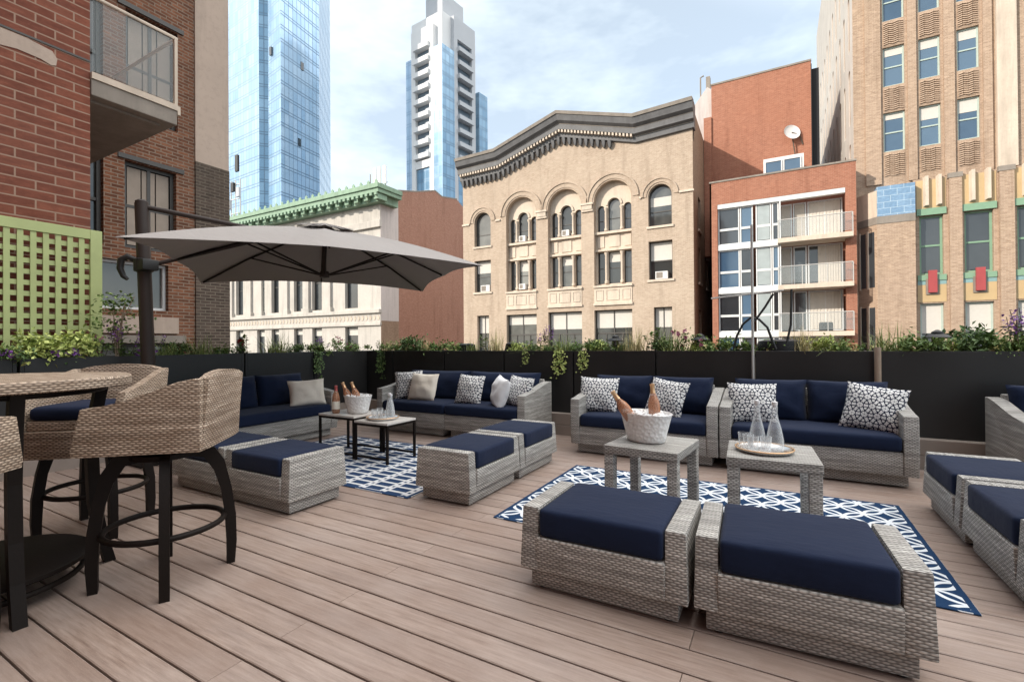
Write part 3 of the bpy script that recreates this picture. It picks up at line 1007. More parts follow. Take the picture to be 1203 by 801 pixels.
def bottle(label, base, axis, kind='rose', h=.31):
    t = thing('wine_bottle', label, 'bottle')
    t.location = base
    t.rotation_euler = Vector(axis).to_track_quat('Z', 'Y').to_euler()
    r = .041
    m = MB(); m.lathe([(.004, .012), (.034, 0), (r, .006), (r, .165), (.036, .195), (.020, .235), (.0152, .26), (.0145, h - .012), (.0165, h - .010), (.0165, h - .002), (.004, h)], n=20)
    m.build('glass', M['wine_glass'], t, 50)
    m = MB(); m.lathe([(.004, .018), (.032, .012), (r - .0045, .018), (r - .0045, .16), (.031, .19), (.012, .225), (.002, .226)], n=16)
    m.build('wine', M['wine_glass'], t, 50)
    m = MB(); m.lathe([(.0192, .243), (.0162, .262), (.0158, h - .013), (.018, h - .011), (.018, h + .001), (.004, h + .0035)], n=16)
    m.build('foil', M['gold' if kind == 'rose' else 'pinkfoil'], t, 50)
    if kind != 'rose':
        m = MB(); m.lathe([(r + .0008, .045), (r + .0008, .13)], n=24)
        m.build('label', M['label'], t, 50)
    return t
G_B = 'wine bottles'
bottle('rose bottle leaning far left out of the ice bucket on the wicker table', (-.862, 3.345, .600), (-.62, -.28, 1.0))
bottle('rose bottle standing nearly upright in the ice bucket on the wicker table', (-.745, 3.385, .600), (-.10, .10, 1.0))
bottle('gold-necked bottle nearer the standing rose bottle, in the left ice bucket', (-4.07, 3.665, .50), (-.38, -.16, 1.0))
bottle('gold-necked bottle in the middle of the left ice bucket', (-3.985, 3.70, .50), (-.36, -.12, 1.0))
bottle('rose bottle with a pink cap and paper label standing upright on the black table', (-4.215, 3.56, .456), (0, 0, 1), 'pink', .30)

# trays with carafes and glasses
def tray(label, loc, r, tall=.02):
    t = thing('tray', label, 'tray', loc)
    m = MB(); m.lathe([(.003, 0), (r - .02, 0), (r, .012), (r + .004, tall), (r - .002, tall + .002), (r - .022, .006), (.003, .005)], n=48)
    m.build('dish', M['silver'], t, 50)
    m = MB(); m.ring((0, 0, tall + .003), r + .001, .0045, 48)
    m.build('rim', M['gold'], t, 60)
    return t
tray('round metal tray with a copper rim on the wicker table', (-.075, 3.41, .504), .165)
tray('round metal tray on the lower black table', (-3.63, 3.67, .419), .165)
def carafe(label, loc, h=.27, s=1.0):
    t = thing('water_bottle', label, 'bottle', loc)
    m = MB()
    o_ = [(.004, .001), (.042, .0), (.047, .008), (.044, .07), (.033, .14), (.019, .2), (.0145, .235), (.016, h - .01), (.0155, h - .004)]
    i_ = [(r - .0035, z + .004) for r, z in o_[2:]][::-1]
    m.lathe([(r * s, z) for r, z in o_ + i_ + [(.003, .010)]], n=24)
    m.build('glass', M['clear_glass'], t, 50)
    m = MB(); m.lathe([(.010, h - .015), (.012, h + .002), (.0175, h + .003), (.0175, h + .022), (.004, h + .026)], n=16)
    m.build('stopper', M['pale'], t, 50)
    return t
carafe('clear glass water bottle on the copper-rimmed tray, the left one further back', (-.115, 3.46, .512), .285, 1.12)
carafe('clear glass water bottle on the copper-rimmed tray, the right one in front', (-.015, 3.43, .512), .285, 1.15)
carafe('clear carafe on the silver tray of the black table, the left one', (-3.60, 3.74, .427), .235, .95)
carafe('clear carafe on the silver tray of the black table, the right one', (-3.525, 3.68, .427), .235, .95)
tum0 = MB(); tum0.lathe([(.003, .001), (.027, 0), (.029, .004), (.034, .095), (.032, .095), (.0275, .012), (.003, .012)], n=20)
tum = tum0.build('tumbler', M['clear_glass'], None, 50)
TUM = [((-.165, 3.40, .512), 'short clear tumblers grouped left of the two water bottles'), ((-.135, 3.345, .512), ''), ((-.065, 3.36, .512), ''), ((-.195, 3.45, .512), ''),
       ((-3.70, 3.62, .427), 'short clear tumblers grouped on the silver tray left of the carafes'), ((-3.64, 3.57, .427), ''), ((-3.72, 3.72, .427), ''), ((-3.56, 3.60, .427), '')]
for i, (l, lab) in enumerate(TUM):
    o = tum if i == 0 else tum.copy()
    if i: C.objects.link(o)
    o.location = l
    tag(o, 'short clear tumbler on the copper-rimmed tray beside the water bottles' if i < 4 else 'short clear tumbler on the silver tray beside the carafes', 'glass',
        'tumblers on the copper-rimmed tray' if i < 4 else 'tumblers on the silver tray')

# bar table
bt = thing('bar_table', 'round bar-height table with a woven rim and dark legs, cut by the left edge', 'bar table', (-3.306, .745, 0))
m = MB(); m.lathe([(.003, 1.0), (.525, 1.0), (.537, 1.006), (.537, 1.044), (.530, 1.052), (.003, 1.052)], n=64)
m.build('tabletop', M['wicker_brown_lit'], bt, 40)
for k in range(4):
    a = R(-2 + 90 * k)
    d, s_ = Vector((math.cos(a), math.sin(a), 0)), Vector((-math.sin(a), math.cos(a), 0))
    m = MB()
    path = [(.43, .998), (.405, .85), (.385, .6), (.395, .35), (.42, .18), (.462, 0)]
    for (r0, z0), (r1, z1) in zip(path, path[1:]):
        a_, b_ = (.026 if z1 > .1 else .024), .024
        pts = []
        for r_, z_ in ((r1, z1), (r0, z0)):
            for u, v in ((-1, -1), (1, -1), (1, 1), (-1, 1)):
                p = d * (r_ + u * a_) + s_ * v * b_
                pts.append((p.x, p.y, z_))
        m.hexa(pts)
    bmesh.ops.remove_doubles(m.bm, verts=m.bm.verts, dist=1e-5)
    m.build('leg', M['bronze'], bt, 30)
m = MB(); m.lathe([(.003, .13), (.36, .13), (.372, .138), (.372, .156), (.36, .164), (.003, .164)], n=56)
m.build('shelf', M['bronze'], bt, 40)
m = MB(); m.ring((0, 0, .075), .335, .014, 48)
m.build('foot_ring', M['bronze'], bt, 60)
m = MB(); m.ring((0, 0, .985), .42, .016, 48)
m.build('top_ring', M['bronze'], bt, 60)

# bar stools: legs at ang, shell swivelled to face 'face'
def bar_stool(label, loc, legrot, face, group, apron=0):
    t = thing('bar_stool', label, 'bar stool', loc, 0, group)
    for k in range(4):
        a = legrot + R(45 + 90 * k)
        d, s_ = Vector((math.cos(a), math.sin(a), 0)), Vector((-math.sin(a), math.cos(a), 0))
        path = [(.10, .645, .026), (.19, .625, .026), (.235, .55, .026), (.268, .42, .026), (.288, .27, .026), (.293, .12, .024), (.289, 0, .019)]
        rings = []
        m = MB()
        for r_, z_, h_ in path:
            rings.append([m.bm.verts.new(d * (r_ + u * h_) + s_ * v * .021 + Vector((0, 0, z_ + (u * .022 if z_ > .5 else 0)))) for u, v in ((-1, -1), (1, -1), (1, 1), (-1, 1))])
        for p, q in zip(rings, rings[1:]):
            for j in range(4): m._q([p[j], p[(j + 1) % 4], q[(j + 1) % 4], q[j]])
        m._q(rings[0]); m._q(rings[-1])
        es = [e for e in m.bm.edges if len(e.link_faces) == 2 and e.calc_face_angle(0) > .9]
        bmesh.ops.bevel(m.bm, geom=es, offset=.004, segments=2, affect='EDGES')
        m.build('leg', M['bronze'], t, 40)
    m = MB(); m.ring((0, 0, .275), .258, .015, 56, 10)
    m.build('footrest', M['bronze'], t, 60)
    m = MB(); m.lathe([(.003, .63), (.15, .63), (.15, .655), (.105, .656), (.105, .688), (.003, .688)], n=28)
    m.build('swivel', M['bronze'], t, 40)
    rot = Matrix.Rotation(face + R(90), 4, 'Z')          # shell built facing -y
    def fin(m, name, mat, sm=40):
        bmesh.ops.transform(m.bm, matrix=rot, verts=m.bm.verts)
        # UVs come from the unturned shape
        return m
    def shell(prof, vec):
        m = MB(); m.prism(prof, vec, bev=.012); return m
    W = .298
    for s in (-1, 1):
        # side panel, flaring outwards towards the top
        prof = [(-.272, .690), (-.268, .72), (-.222, .915), (-.16, .922), (-.05, .945), (.06, .985), (.17, 1.03), (.245, 1.045), (.272, 1.043), (.262, .690)]
        m = MB()
        def sx(z): return s * (W - .028 + .028 * (z - .69) / .35)
        a = [m.bm.verts.new((sx(z), y, z)) for y, z in prof]
        b = [m.bm.verts.new((sx(z) - s * .05, y, z)) for y, z in prof]
        n = len(a)
        m._q(a); m._q(b[::-1])
        for i in range(n): m._q([a[i], a[(i + 1) % n], b[(i + 1) % n], b[i]])
        bmesh.ops.bevel(m.bm, geom=list(m.bm.edges), offset=.010, segments=2, affect='EDGES', profile=.6)
        o = m.build('side_panel', M['wicker_brown_lit'], t, 45); o.matrix_local = rot
    m = MB()
    xs = [-.2475, -.18, -.09, 0, .09, .18, .2475]
    top = [1.046, 1.062, 1.073, 1.077, 1.073, 1.062, 1.046]
    prof = [(x, .266 - 0, z) for x, z in zip(xs, top)]
    a = [m.bm.verts.new((x, .294, z)) for x, z in zip(xs, top)] + [m.bm.verts.new((x, .264, .69)) for x in xs[::-1]]
    b = [m.bm.verts.new((x, .246, z)) for x, z in zip(xs, top)] + [m.bm.verts.new((x, .214, .69)) for x in xs[::-1]]
    n = len(a)
    m._q(a); m._q(b[::-1])
    for i in range(n): m._q([a[i], a[(i + 1) % n], b[(i + 1) % n], b[i]])
    bmesh.ops.bevel(m.bm, geom=list(m.bm.edges), offset=.010, segments=2, affect='EDGES', profile=.6)
    o = m.build('backrest', M['wicker_brown_lit'], t, 45); o.matrix_local = rot
    m = MB(); m.box(-.218, .218, -.262, .212, .692, .752, .008)
    o = m.build('seat', M['wicker_brown_lit'], t, 40); o.matrix_local = rot
    if apron:
        m = MB(); hexa_taper(m, -.27, .27, -.27, .24, -.285, .25, .691 - apron, .690)
        o = m.build('apron', M['wicker_brown_lit'], t, 40); o.matrix_local = rot
    m = MB(); m.cushion(.212, .236, .04, .028, .012, 3)
    o = m.build('seat_cushion', M['navy'], t, 60); o.matrix_local = Matrix.Translation(rot @ Vector((0, -.03, .793))) @ rot
    return t
G_S = 'wicker bar stools around the bar table'
bar_stool('front wicker bar stool seen from its back and side, right of the bar table', (-2.79, 1.265, 0), R(19), R(222), G_S)
bar_stool('wicker bar stool behind the bar table, its pale lit cushion below the tabletop', (-3.93, 1.38, 0), R(40), R(-50), G_S, .17)
bar_stool('bar stool cut off by the left edge, only the corner of its armrest in view', (-2.84, .35, 0), R(30), R(128), G_S)

# ================================================================== UMBRELLA
um = thing('cantilever_umbrella', 'large taupe square parasol hung from a side post beside the brick wall', 'umbrella', (-5.80, 2.50, 0), world=True)
Z0 = 2.05
CO = [Vector((-4.452, 1.673, Z0)), Vector((-2.773, 4.302, Z0)), Vector((-4.914, 5.865, Z0)), Vector((-6.735, 3.463, Z0))]
CEN = sum(CO, Vector()) / 4
APEX = Vector((CEN.x, CEN.y, 2.60))
rim = []
for i in range(4):
    a, b = CO[i], CO[(i + 1) % 4]
    mid = (a + b) / 2 + Vector((0, 0, .075))
    mid += (CEN - mid).normalized() * .03
    rim += [a, mid]
def canopy_pt(i, f, q):
    """panel i of 8 (rim[i] to rim[i+1]), f along the rim, q from apex 0 to rim 1"""
    p = rim[i].lerp(rim[(i + 1) % 8], f)
    p = p + (CEN - p) * .035 * math.sin(PI * f) + Vector((0, 0, .02 * math.sin(PI * f)))
    v = APEX.lerp(p, q)
    v.z += .055 * math.sin(PI * q) - .03 * math.sin(PI * f) * math.sin(PI * q)
    return v
m = MB()
for i in range(8):
    nf, nq = 8, 10
    q0 = .045
    gr = [[m.bm.verts.new(canopy_pt(i, a / nf, q0 + (1 - q0) * b / nq)) for b in range(nq + 1)] for a in range(nf + 1)]
    for a in range(nf):
        for b in range(nq):
            m._q([gr[a][b], gr[a + 1][b], gr[a + 1][b + 1], gr[a][b + 1]])
bmesh.ops.remove_doubles(m.bm, verts=m.bm.verts, dist=1e-4)
bmesh.ops.recalc_face_normals(m.bm, faces=m.bm.faces)
ret = bmesh.ops.solidify(m.bm, geom=list(m.bm.faces), thickness=.004)
canopy = m.build('canopy', M['umbrella'], um, 30)
m = MB()
for i in range(8):
    ring = [(canopy_pt(i, a / 4, .0), canopy_pt(i, a / 4, .20)) for a in range(5)]
    up_ = Vector((0, 0, .035))
    for (c0, r0), (c1, r1) in zip(ring, ring[1:]):
        c0 = APEX + Vector((0, 0, .06))
        va, vb, vc = m.bm.verts.new(c0), m.bm.verts.new(r0 + up_ + Vector((0, 0, .012 * math.sin(i * 2.1)))), m.bm.verts.new(r1 + up_ + Vector((0, 0, .012 * math.sin(i * 2.1 + 1))))
        m._q([va, vb, vc])
bmesh.ops.remove_doubles(m.bm, verts=m.bm.verts, dist=1e-4)
bmesh.ops.solidify(m.bm, geom=list(m.bm.faces), thickness=.004)
m.build('vent_cap', M['umbrella'], um, 30)
HUB = Vector((CEN.x, CEN.y, 2.03))
m = MB(); m.tube([APEX + Vector((0, 0, -.03)), HUB + Vector((0, 0, -.02))], .022, 10)
m.lathe([(.003, -.05), (.055, -.04), (.06, .0), (.05, .03), (.003, .035)], tuple(HUB + Vector((0, 0, .02))), 16)
m.build('hub', M['taupe_metal'], um, 40)
for i in range(8):
    r1 = canopy_pt(i, 0, 1.0) + Vector((0, 0, -.018))
    pts = [canopy_pt(i, 0, q) + Vector((0, 0, -.022)) for q in (.03, .3, .6, .97)]
    m = MB(); m.tube(pts, .011, 6)
    rb = m.build('rib', M['bronze'], um, 50)
    m = MB(); m.tube([HUB + (pts[2] - HUB).normalized() * .05, canopy_pt(i, 0, .56) + Vector((0, 0, -.03))], .010, 6)
    m.build('strut', M['bronze'], rb, 50)
m = MB(); m.tube([(-5.80, 2.50, 0.02), (-5.80, 2.455, 1.3), (-5.80, 2.41, 2.70)], .062, 8)
m.lathe([(.058, 0), (.058, .02), (.03, .04), (.003, .045)], (-5.80, 2.41, 2.70), 12)
m.build('pole', M['taupe_metal'], um, 50)
m = MB(); m.box(-6.05, -5.45, 2.25, 2.80, .001, .02, .004)
m.build('base_plate', M['bronze'], um)
m = MB(); m.lathe([(.066, -.07), (.085, -.06), (.085, .06), (.066, .07)], (-5.80, 2.425, 2.05), 16)
m.box(-5.77, -5.64, 2.35, 2.50, 1.99, 2.10, .015)
m.build('clamp', M['black_plastic'], um, 40)
m = MB()
hx, hy, hz = -5.80 - .06, 2.425 - .06, 2.05
m.tube([(hx + .02, hy + .02, hz + .05), (hx - .03, hy - .045, hz + .085), (hx - .065, hy - .085, hz + .05), (hx - .072, hy - .092, hz - .04), (hx - .055, hy - .07, hz - .12), (hx - .03, hy - .045, hz - .15)], [.03, .034, .034, .032, .026, .018], 8)
m.build('handle', M['black_plastic'], um, 50)
A1 = canopy_pt(7, 0, .42) + Vector((0, 0, .05))
m = MB(); m.tube([(-5.80, 2.41, 2.67), A1], .026, 8)
m.build('upper_arm', M['taupe_metal'], um, 50)
A2 = canopy_pt(7, .0, .5) + Vector((0, 0, -.04))
m = MB(); m.tube([(-5.74, 2.45, 2.05), A2], .022, 8)
m.build('lower_arm', M['taupe_metal'], um, 50)

# ================================================================== PLANTERS
G_PL = 'black planter boxes round the terrace'
def planter_box(x0, x1, y0, y1, label):
    t = thing('planter_box', label, 'planter', ((x0 + x1) / 2, (y0 + y1) / 2, .279), 0, G_PL, world=True)
    m = MB()
    e = .03
    zt = 1.100
    m.box(x0, x1, y0, y0 + e, .279, zt, .004); m.box(x0, x1, y1 - e, y1, .279, zt, .004)
    m.box(x0, x0 + e, y0 + e + .001, y1 - e - .001, .279, zt - .001, .003); m.box(x1 - e, x1, y0 + e + .001, y1 - e - .001, .279, zt - .001, .003)
    m.build('box', M['planter'], t)
    m = MB(); m.box(x0 + e + .002, x1 - e - .002, y0 + e + .002, y1 - e - .002, .9, zt - .04)
    m.build('soil', M['soil'], t)
xs = [-3.408 + 1.0645 * k for k in range(-3, 9)]
PL_LAB = ['black planter box behind the cream pillow of the corner sofa', 'black planter box behind the left half of the corner sofa', 'black planter box behind the right half of the corner sofa',
          'black planter box above the gap between the corner sofa and the next loveseat', 'black planter box behind the patterned pillow left of the ice bucket', 'black planter box behind the bucket loveseat, left of the thin silver pole',
          'black planter box between the thin silver pole and the tan pole', 'black planter box just right of the tan pole', 'black planter box left of the cut-off loveseat at the right edge', 'black planter box behind the cut-off loveseat at the right edge']
for k in range(len(PL_LAB)):
    a, b = xs[k], xs[k + 1]
    if k == 0: a = -6.52
    planter_box(a + .009, b - .009, 5.83, 6.36, PL_LAB[k])
ys = [5.80 - 1.06 * k for k in range(0, 6)]
PL2 = ['black planter box at the far left corner behind the dark loveseat', 'black planter box behind the dark back cushions of the left loveseat', 'black planter box right behind the umbrella post',
       'black planter box under the lattice with purple flowers at its end', 'black planter box behind the bar table at the left edge']
for k in range(5):
    planter_box(-6.52, -6.09, ys[k + 1] + .009, ys[k] - .009, PL2[k])
g = MB()
g.box(-6.55, -6.085, .45, 5.81, -.03, .272, .004)
structure(g.build('ledge', M['ledge']))

# poles standing in front of the planters
def pole(label, x, r, z1, mat):
    t = thing('light_pole', label, 'pole', (x, 5.775, .279))
    m = MB(); m.tube([(0, 0, 0), (0, 0, z1)], r, 10)
    m.build('shaft', M[mat], t, 50)
    m = MB(); m.lathe([(r * 1.6, 0), (r * 1.6, .02), (r, .03)], (0, 0, 0), 12)
    m.build('base', M['black_plastic'], t, 40)
    return t
p1 = pole('thin silver pole against the planters, with a cross arm and black hoses above', -.226, .014, 2.20, 'pole_white')
m = MB(); m.tube([(-.42, 0.02, 1.42), (.30, 0.02, 1.47)], .010, 6)
m.build('cross_arm', M['pole_white'], p1, 50)
m = MB(); m.tube([(-.20, .1, .84), (-.16, .1, 1.0), (-.10, .08, 1.12), (-.02, .05, 1.19), (.06, .07, 1.17), (.14, .1, 1.08), (.18, .12, .95), (.22, .12, .84)], .013, 8)
m.tube([(.02, .03, 1.15), (.12, .05, 1.30), (.20, .05, 1.44)], .013, 6)
m.tube([(.32, .05, .9), (.36, .05, 1.1), (.37, .05, 1.48)], .013, 6)
m.build('hose', M['black_plastic'], p1, 50)
pole('short tan pole against the planters, right of the thin silver pole', .862, .028, .86, 'tan_pole')

# lanterns / dark covers standing among the plants
def lantern(label, x, y, z=1.06):
    t = thing('garden_lantern', label, 'lantern', (x, y, z), 0, 'black lanterns on the planters')
    m = MB(); m.tube([(0, 0, 0), (0, 0, .07)], .012, 8); m.lathe([(.05, .07), (.055, .10), (.03, .105)], n=16)
    m.build('stake', M['black'], t, 40)
    m = MB(); m.lathe([(.042, .105), (.047, .165), (.042, .17)], n=16)
    m.build('lamp_glass', M['pane_dark'], t, 40)
    m = MB(); m.lathe([(.105, .165), (.108, .172), (.075, .20), (.05, .205), (.045, .225), (.012, .245), (.003, .246)], n=20)
    m.build('cap', M['black'], t, 40)
lantern('black lantern on the planter, below the right big arch bay of the buff facade', -1.84, 6.05)
lantern('black lantern on the planter in front of the narrow brick strip between two buildings', -.80, 6.05)
lantern('black and grey lantern on the planter before the green-framed window at the right', 1.37, 6.05)

def cover(label, x, y, z, rx, rz_, ang=0):
    t = MB()
    t.lathe([(.003, 0), (rx, 0), (rx * 1.02, rz_ * .35), (rx * .86, rz_ * .9), (rx * .5, rz_), (.003, rz_)], n=20, sy=.7)
    o = t.build('utility_cover', M['black'], None, 40)
    o.location = (x, y, z)
    return tag(o, label, 'cover', 'dark rounded covers among the planter plants')
cover('dark rounded cover in the plants at the left foot of the buff facade', -4.27, 6.15, 1.03, .16, .18)
cover('dark rounded cover in the plants under the left shop window of the buff facade', -3.42, 6.15, 1.03, .15, .19)
cover('dark rounded cover in the plants under the right shop window of the buff facade', -2.12, 6.15, 1.03, .15, .18)
cover('black rolled tarp in the plants in front of the lowest balcony', .03, 6.15, 1.02, .25, .21)

# lattice
lt = thing('lattice_screen', 'lime green lattice screen fixed to the brick wall at the left', 'lattice', (-6.62, 1.2, .29), world=True)
XL = -6.60
m = MB()
y0, y1, z0, z1 = -.6, 2.36, .30, 2.49
fwid = .105
m.box(XL - .03, XL + .012, y1 - fwid, y1, z0, z1, .004)
m.box(XL - .03, XL + .0125, y0, y1 - fwid - .001, z1 - fwid, z1, .004)
m.box(XL - .03, XL + .0125, y0, y1 - fwid - .001, 1.115, 1.19, .004)
m.build('frame', M['lime'], lt)
m = MB()
k = 0
y = y1 - fwid - .048
while y > y0:
    m.box(XL - .012, XL + .002, y - .046, y, z0, z1 - fwid - .001); y -= .096
m.build('upright_slats', M['lime'], lt)
m = MB()
z = z1 - fwid - .055
while z > 1.2:
    m.box(XL - .026, XL - .0135, y0, y1 - fwid - .001, z - .050, z); z -= .112
m.build('cross_slats', M['lime'], lt)

# ================================================================== PLANTS
def proto_bush(seed, rx, rz_, n, mat, ln=.05, wd=.03, fl=None, nfl=0):
    rr = random.Random(seed)
    a, b, c = MB(), MB(), []
    cl_ = [(Vector((rr.gauss(0, rx * .5), rr.gauss(0, .06), rr.random() * rz_)), .35 + rr.random() * .8) for _ in range(9)]
    for k in range(n):
        cc, s = rr.choice(cl_)
        p = cc + Vector((rr.gauss(0, .05), rr.gauss(0, .05), rr.gauss(0, .045))) * s
        p.z = max(-.02, p.z)
        d = Vector((rr.gauss(0, 1), rr.gauss(0, 1), rr.gauss(.3, .8)))
        a.leaf(p, d, (rr.gauss(0, .5), rr.gauss(0, .5), 1), ln * (.5 + rr.random()), wd * (.6 + rr.random() * .6))
    for cc, s in cl_:
        b.tube([(cc.x * .3, cc.y * .3, -.04), (cc.x * .8, cc.y * .8, cc.z * .6), tuple(cc)], .003, 4)
    for k in range(nfl):
        cc, s = rr.choice(cl_)
        p = cc + Vector((rr.gauss(0, .05), rr.gauss(0, .05) - .03, abs(rr.gauss(.03, .04))))
        c.append(MB())
        for j in range(8):
            c[-1].leaf(p, (rr.gauss(0, 1), rr.gauss(-.4, 1), rr.gauss(.3, 1)), (0, -1, 0), .028, .024)
    return a, b, c, mat, fl
def proto_grass(seed, n, h, spread, mat):
    rr = random.Random(seed)
    a = MB()
    for k in range(n):
        p = Vector((rr.gauss(0, .05), rr.gauss(0, .05), -.03))
        an = rr.random() * 2 * PI
        lean = abs(rr.gauss(0, spread))
        L = h * (.5 + .6 * rr.random())
        pts = []
        for q in (0, .35, .7, 1):
            pts.append(p + Vector((math.cos(an) * lean * L * q ** 1.7, math.sin(an) * lean * L * q ** 1.7, L * (q - .35 * lean * q * q))))
        s = Vector((-math.sin(an), math.cos(an), 0)) * .0042
        for i in range(3):
            w0, w1 = (1 - .3 * i), (1 - .3 * (i + 1))
            vs = [a.bm.verts.new(pts[i] - s * w0), a.bm.verts.new(pts[i] + s * w0), a.bm.verts.new(pts[i + 1] + s * w1), a.bm.verts.new(pts[i + 1] - s * w1)]
            a._q(vs)
    return a, None, None, mat, None
def proto_spike(seed, n, h, mat, fl):
    rr = random.Random(seed)
    a, b, c = MB(), MB(), []
    for k in range(n):
        c.append(MB())
        x, y_ = rr.gauss(0, .09), rr.gauss(0, .05)
        H = h * (.55 + .6 * rr.random())
        tip = Vector((x * 1.5 + rr.gauss(0, .03), y_ * 1.4, H))
        b.tube([(x * .5, y_ * .5, -.03), (x, y_, H * .5), tuple(tip)], .0022, 4)
        for j in range(14):
            q = rr.random() * .7
            p = Vector((x * (.5 + q), y_ * (.5 + q), H * q))
            a.leaf(p, (rr.gauss(0, 1), rr.gauss(0, 1), .5), (0, 0, 1), .055, .014)
        for j in range(22):
            q = .62 + .40 * rr.random()
            p = Vector((x * (.5 + q), y_ * (.5 + q), H * q)) + Vector((rr.gauss(0, .008), rr.gauss(0, .008), 0))
            c[-1].leaf(p, (rr.gauss(0, 1), rr.gauss(0, 1), rr.gauss(.2, .5)), (0, 0, 1), .024, .018)
    return a, b, c, mat, fl
def proto_vine(seed, n, drop, mat):
    rr = random.Random(seed)
    a, b = MB(), MB()
    for k in range(n):
        x = rr.gauss(0, .06)
        L = drop * (.4 + .7 * rr.random())
        pts = [(x, .04, .02), (x, -.055, .02)] + [(x + rr.gauss(0, .018), -.06 - rr.random() * .02, -L * q) for q in (.3, .6, 1)]
        b.tube(pts, .002, 4)
        for j in range(int(26 * L / .3)):
            q = rr.random()
            p = Vector((x + rr.gauss(0, .02), -.06 - rr.random() * .03, .04 - (L + .04) * q))
            a.leaf(p, (rr.gauss(0, 1), -.4, rr.gauss(-.3, .6)), (0, -1, .3), .034, .026)
    return a, b, None, mat, None
def proto_rose(seed, h, fl, nb):
    rr = random.Random(seed)
    a, b, c = MB(), MB(), [MB()]
    for k in range(5):
        x, y_ = rr.gauss(0, .05), rr.gauss(0, .03)
        H = h * (.55 + .5 * rr.random())
        tip = Vector((x * 2, y_ * 2, H))
        b.tube([(x * .4, y_, -.03), (x, y_, H * .5), tuple(tip)], .0028, 4)
        for j in range(16):
            q = .1 + rr.random() * .85
            p = Vector((x * (.4 + 1.6 * q), y_, H * q))
            a.leaf(p, (rr.gauss(0, 1), rr.gauss(0, 1), .3), (0, 0, 1), .055, .036)
        if k < nb:
            for j in range(26):
                d = Vector((rr.gauss(0, 1), rr.gauss(0, 1), rr.gauss(.3, 1))).normalized()
                c[0].leaf(tip + d * .012, d, (rr.random(), rr.random(), 1), .034, .036)
    return a, b, c, 'leaf_mid', fl
def plant_from(pr, name):
    a, b, c, mat, fl = pr
    t = thing(name, '', 'plant')
    a.build('foliage', M[mat], t, fixn=False)
    if b is not None: b.build('stems', M['stem'], t)
    for q in (c or []):
        if fl: q.build('flower_spike' if len(c) == 9 and fl == 'purple' else 'blossom', M[fl], t, fixn=False)
        else: q.bm.free()
    return t
PROTO = {
    'bush_dark': (lambda: proto_bush(1, .19, .14, 620, 'leaf_dark', .042, .026), 'leafy_shrub'),
    'bush_mid': (lambda: proto_bush(2, .20, .15, 560, 'leaf_mid', .045, .028), 'leafy_shrub'),
    'bush_lime': (lambda: proto_bush(3, .22, .15, 620, 'leaf_lime', .042, .030), 'leafy_shrub'),
    'petunia': (lambda: proto_bush(4, .19, .08, 420, 'leaf_dark', .038, .026, 'purple', 16), 'flowering_plant'),
    'yellow': (lambda: proto_bush(14, .20, .09, 480, 'leaf_mid', .038, .022, 'yellowp', 9), 'flowering_plant'),
    'pinkbush': (lambda: proto_bush(15, .18, .20, 260, 'leaf_mid', .036, .024, 'pink', 8), 'flowering_plant'),
    'grass': (lambda: proto_grass(5, 130, .27, .75, 'leaf_grass'), 'ornamental_grass'),
    'straw': (lambda: proto_grass(6, 120, .34, .75, 'leaf_straw'), 'ornamental_grass'),
    'spike': (lambda: proto_spike(7, 9, .32, 'leaf_mid', 'purple'), 'flowering_plant'),
    'vine': (lambda: proto_vine(8, 6, .32, 'leaf_lime'), 'trailing_vine'),
    'vine_dark': (lambda: proto_vine(18, 7, .40, 'leaf_dark'), 'trailing_vine'),
    'rose': (lambda: proto_rose(9, .22, 'red', 1), 'rose_bush'),
    'tall': (lambda: proto_rose(10, .34, None, 0), 'leafy_shrub'),
}
first = {}
def plant(kind, x, y, s, rz, label, z=1.07):
    f, nm = PROTO[kind]
    if kind not in first:
        t = plant_from(f(), nm)
        t.location = (x, y, z); t.rotation_euler = (0, 0, rz)
        t['label'] = label; t['group'] = 'plants in the terrace planters'
        first[kind] = t
    else:
        t = dup(first[kind], (x, y, z), rz, label, 'plants in the terrace planters')
    t.scale = (s, s, s)
YB = 6.06
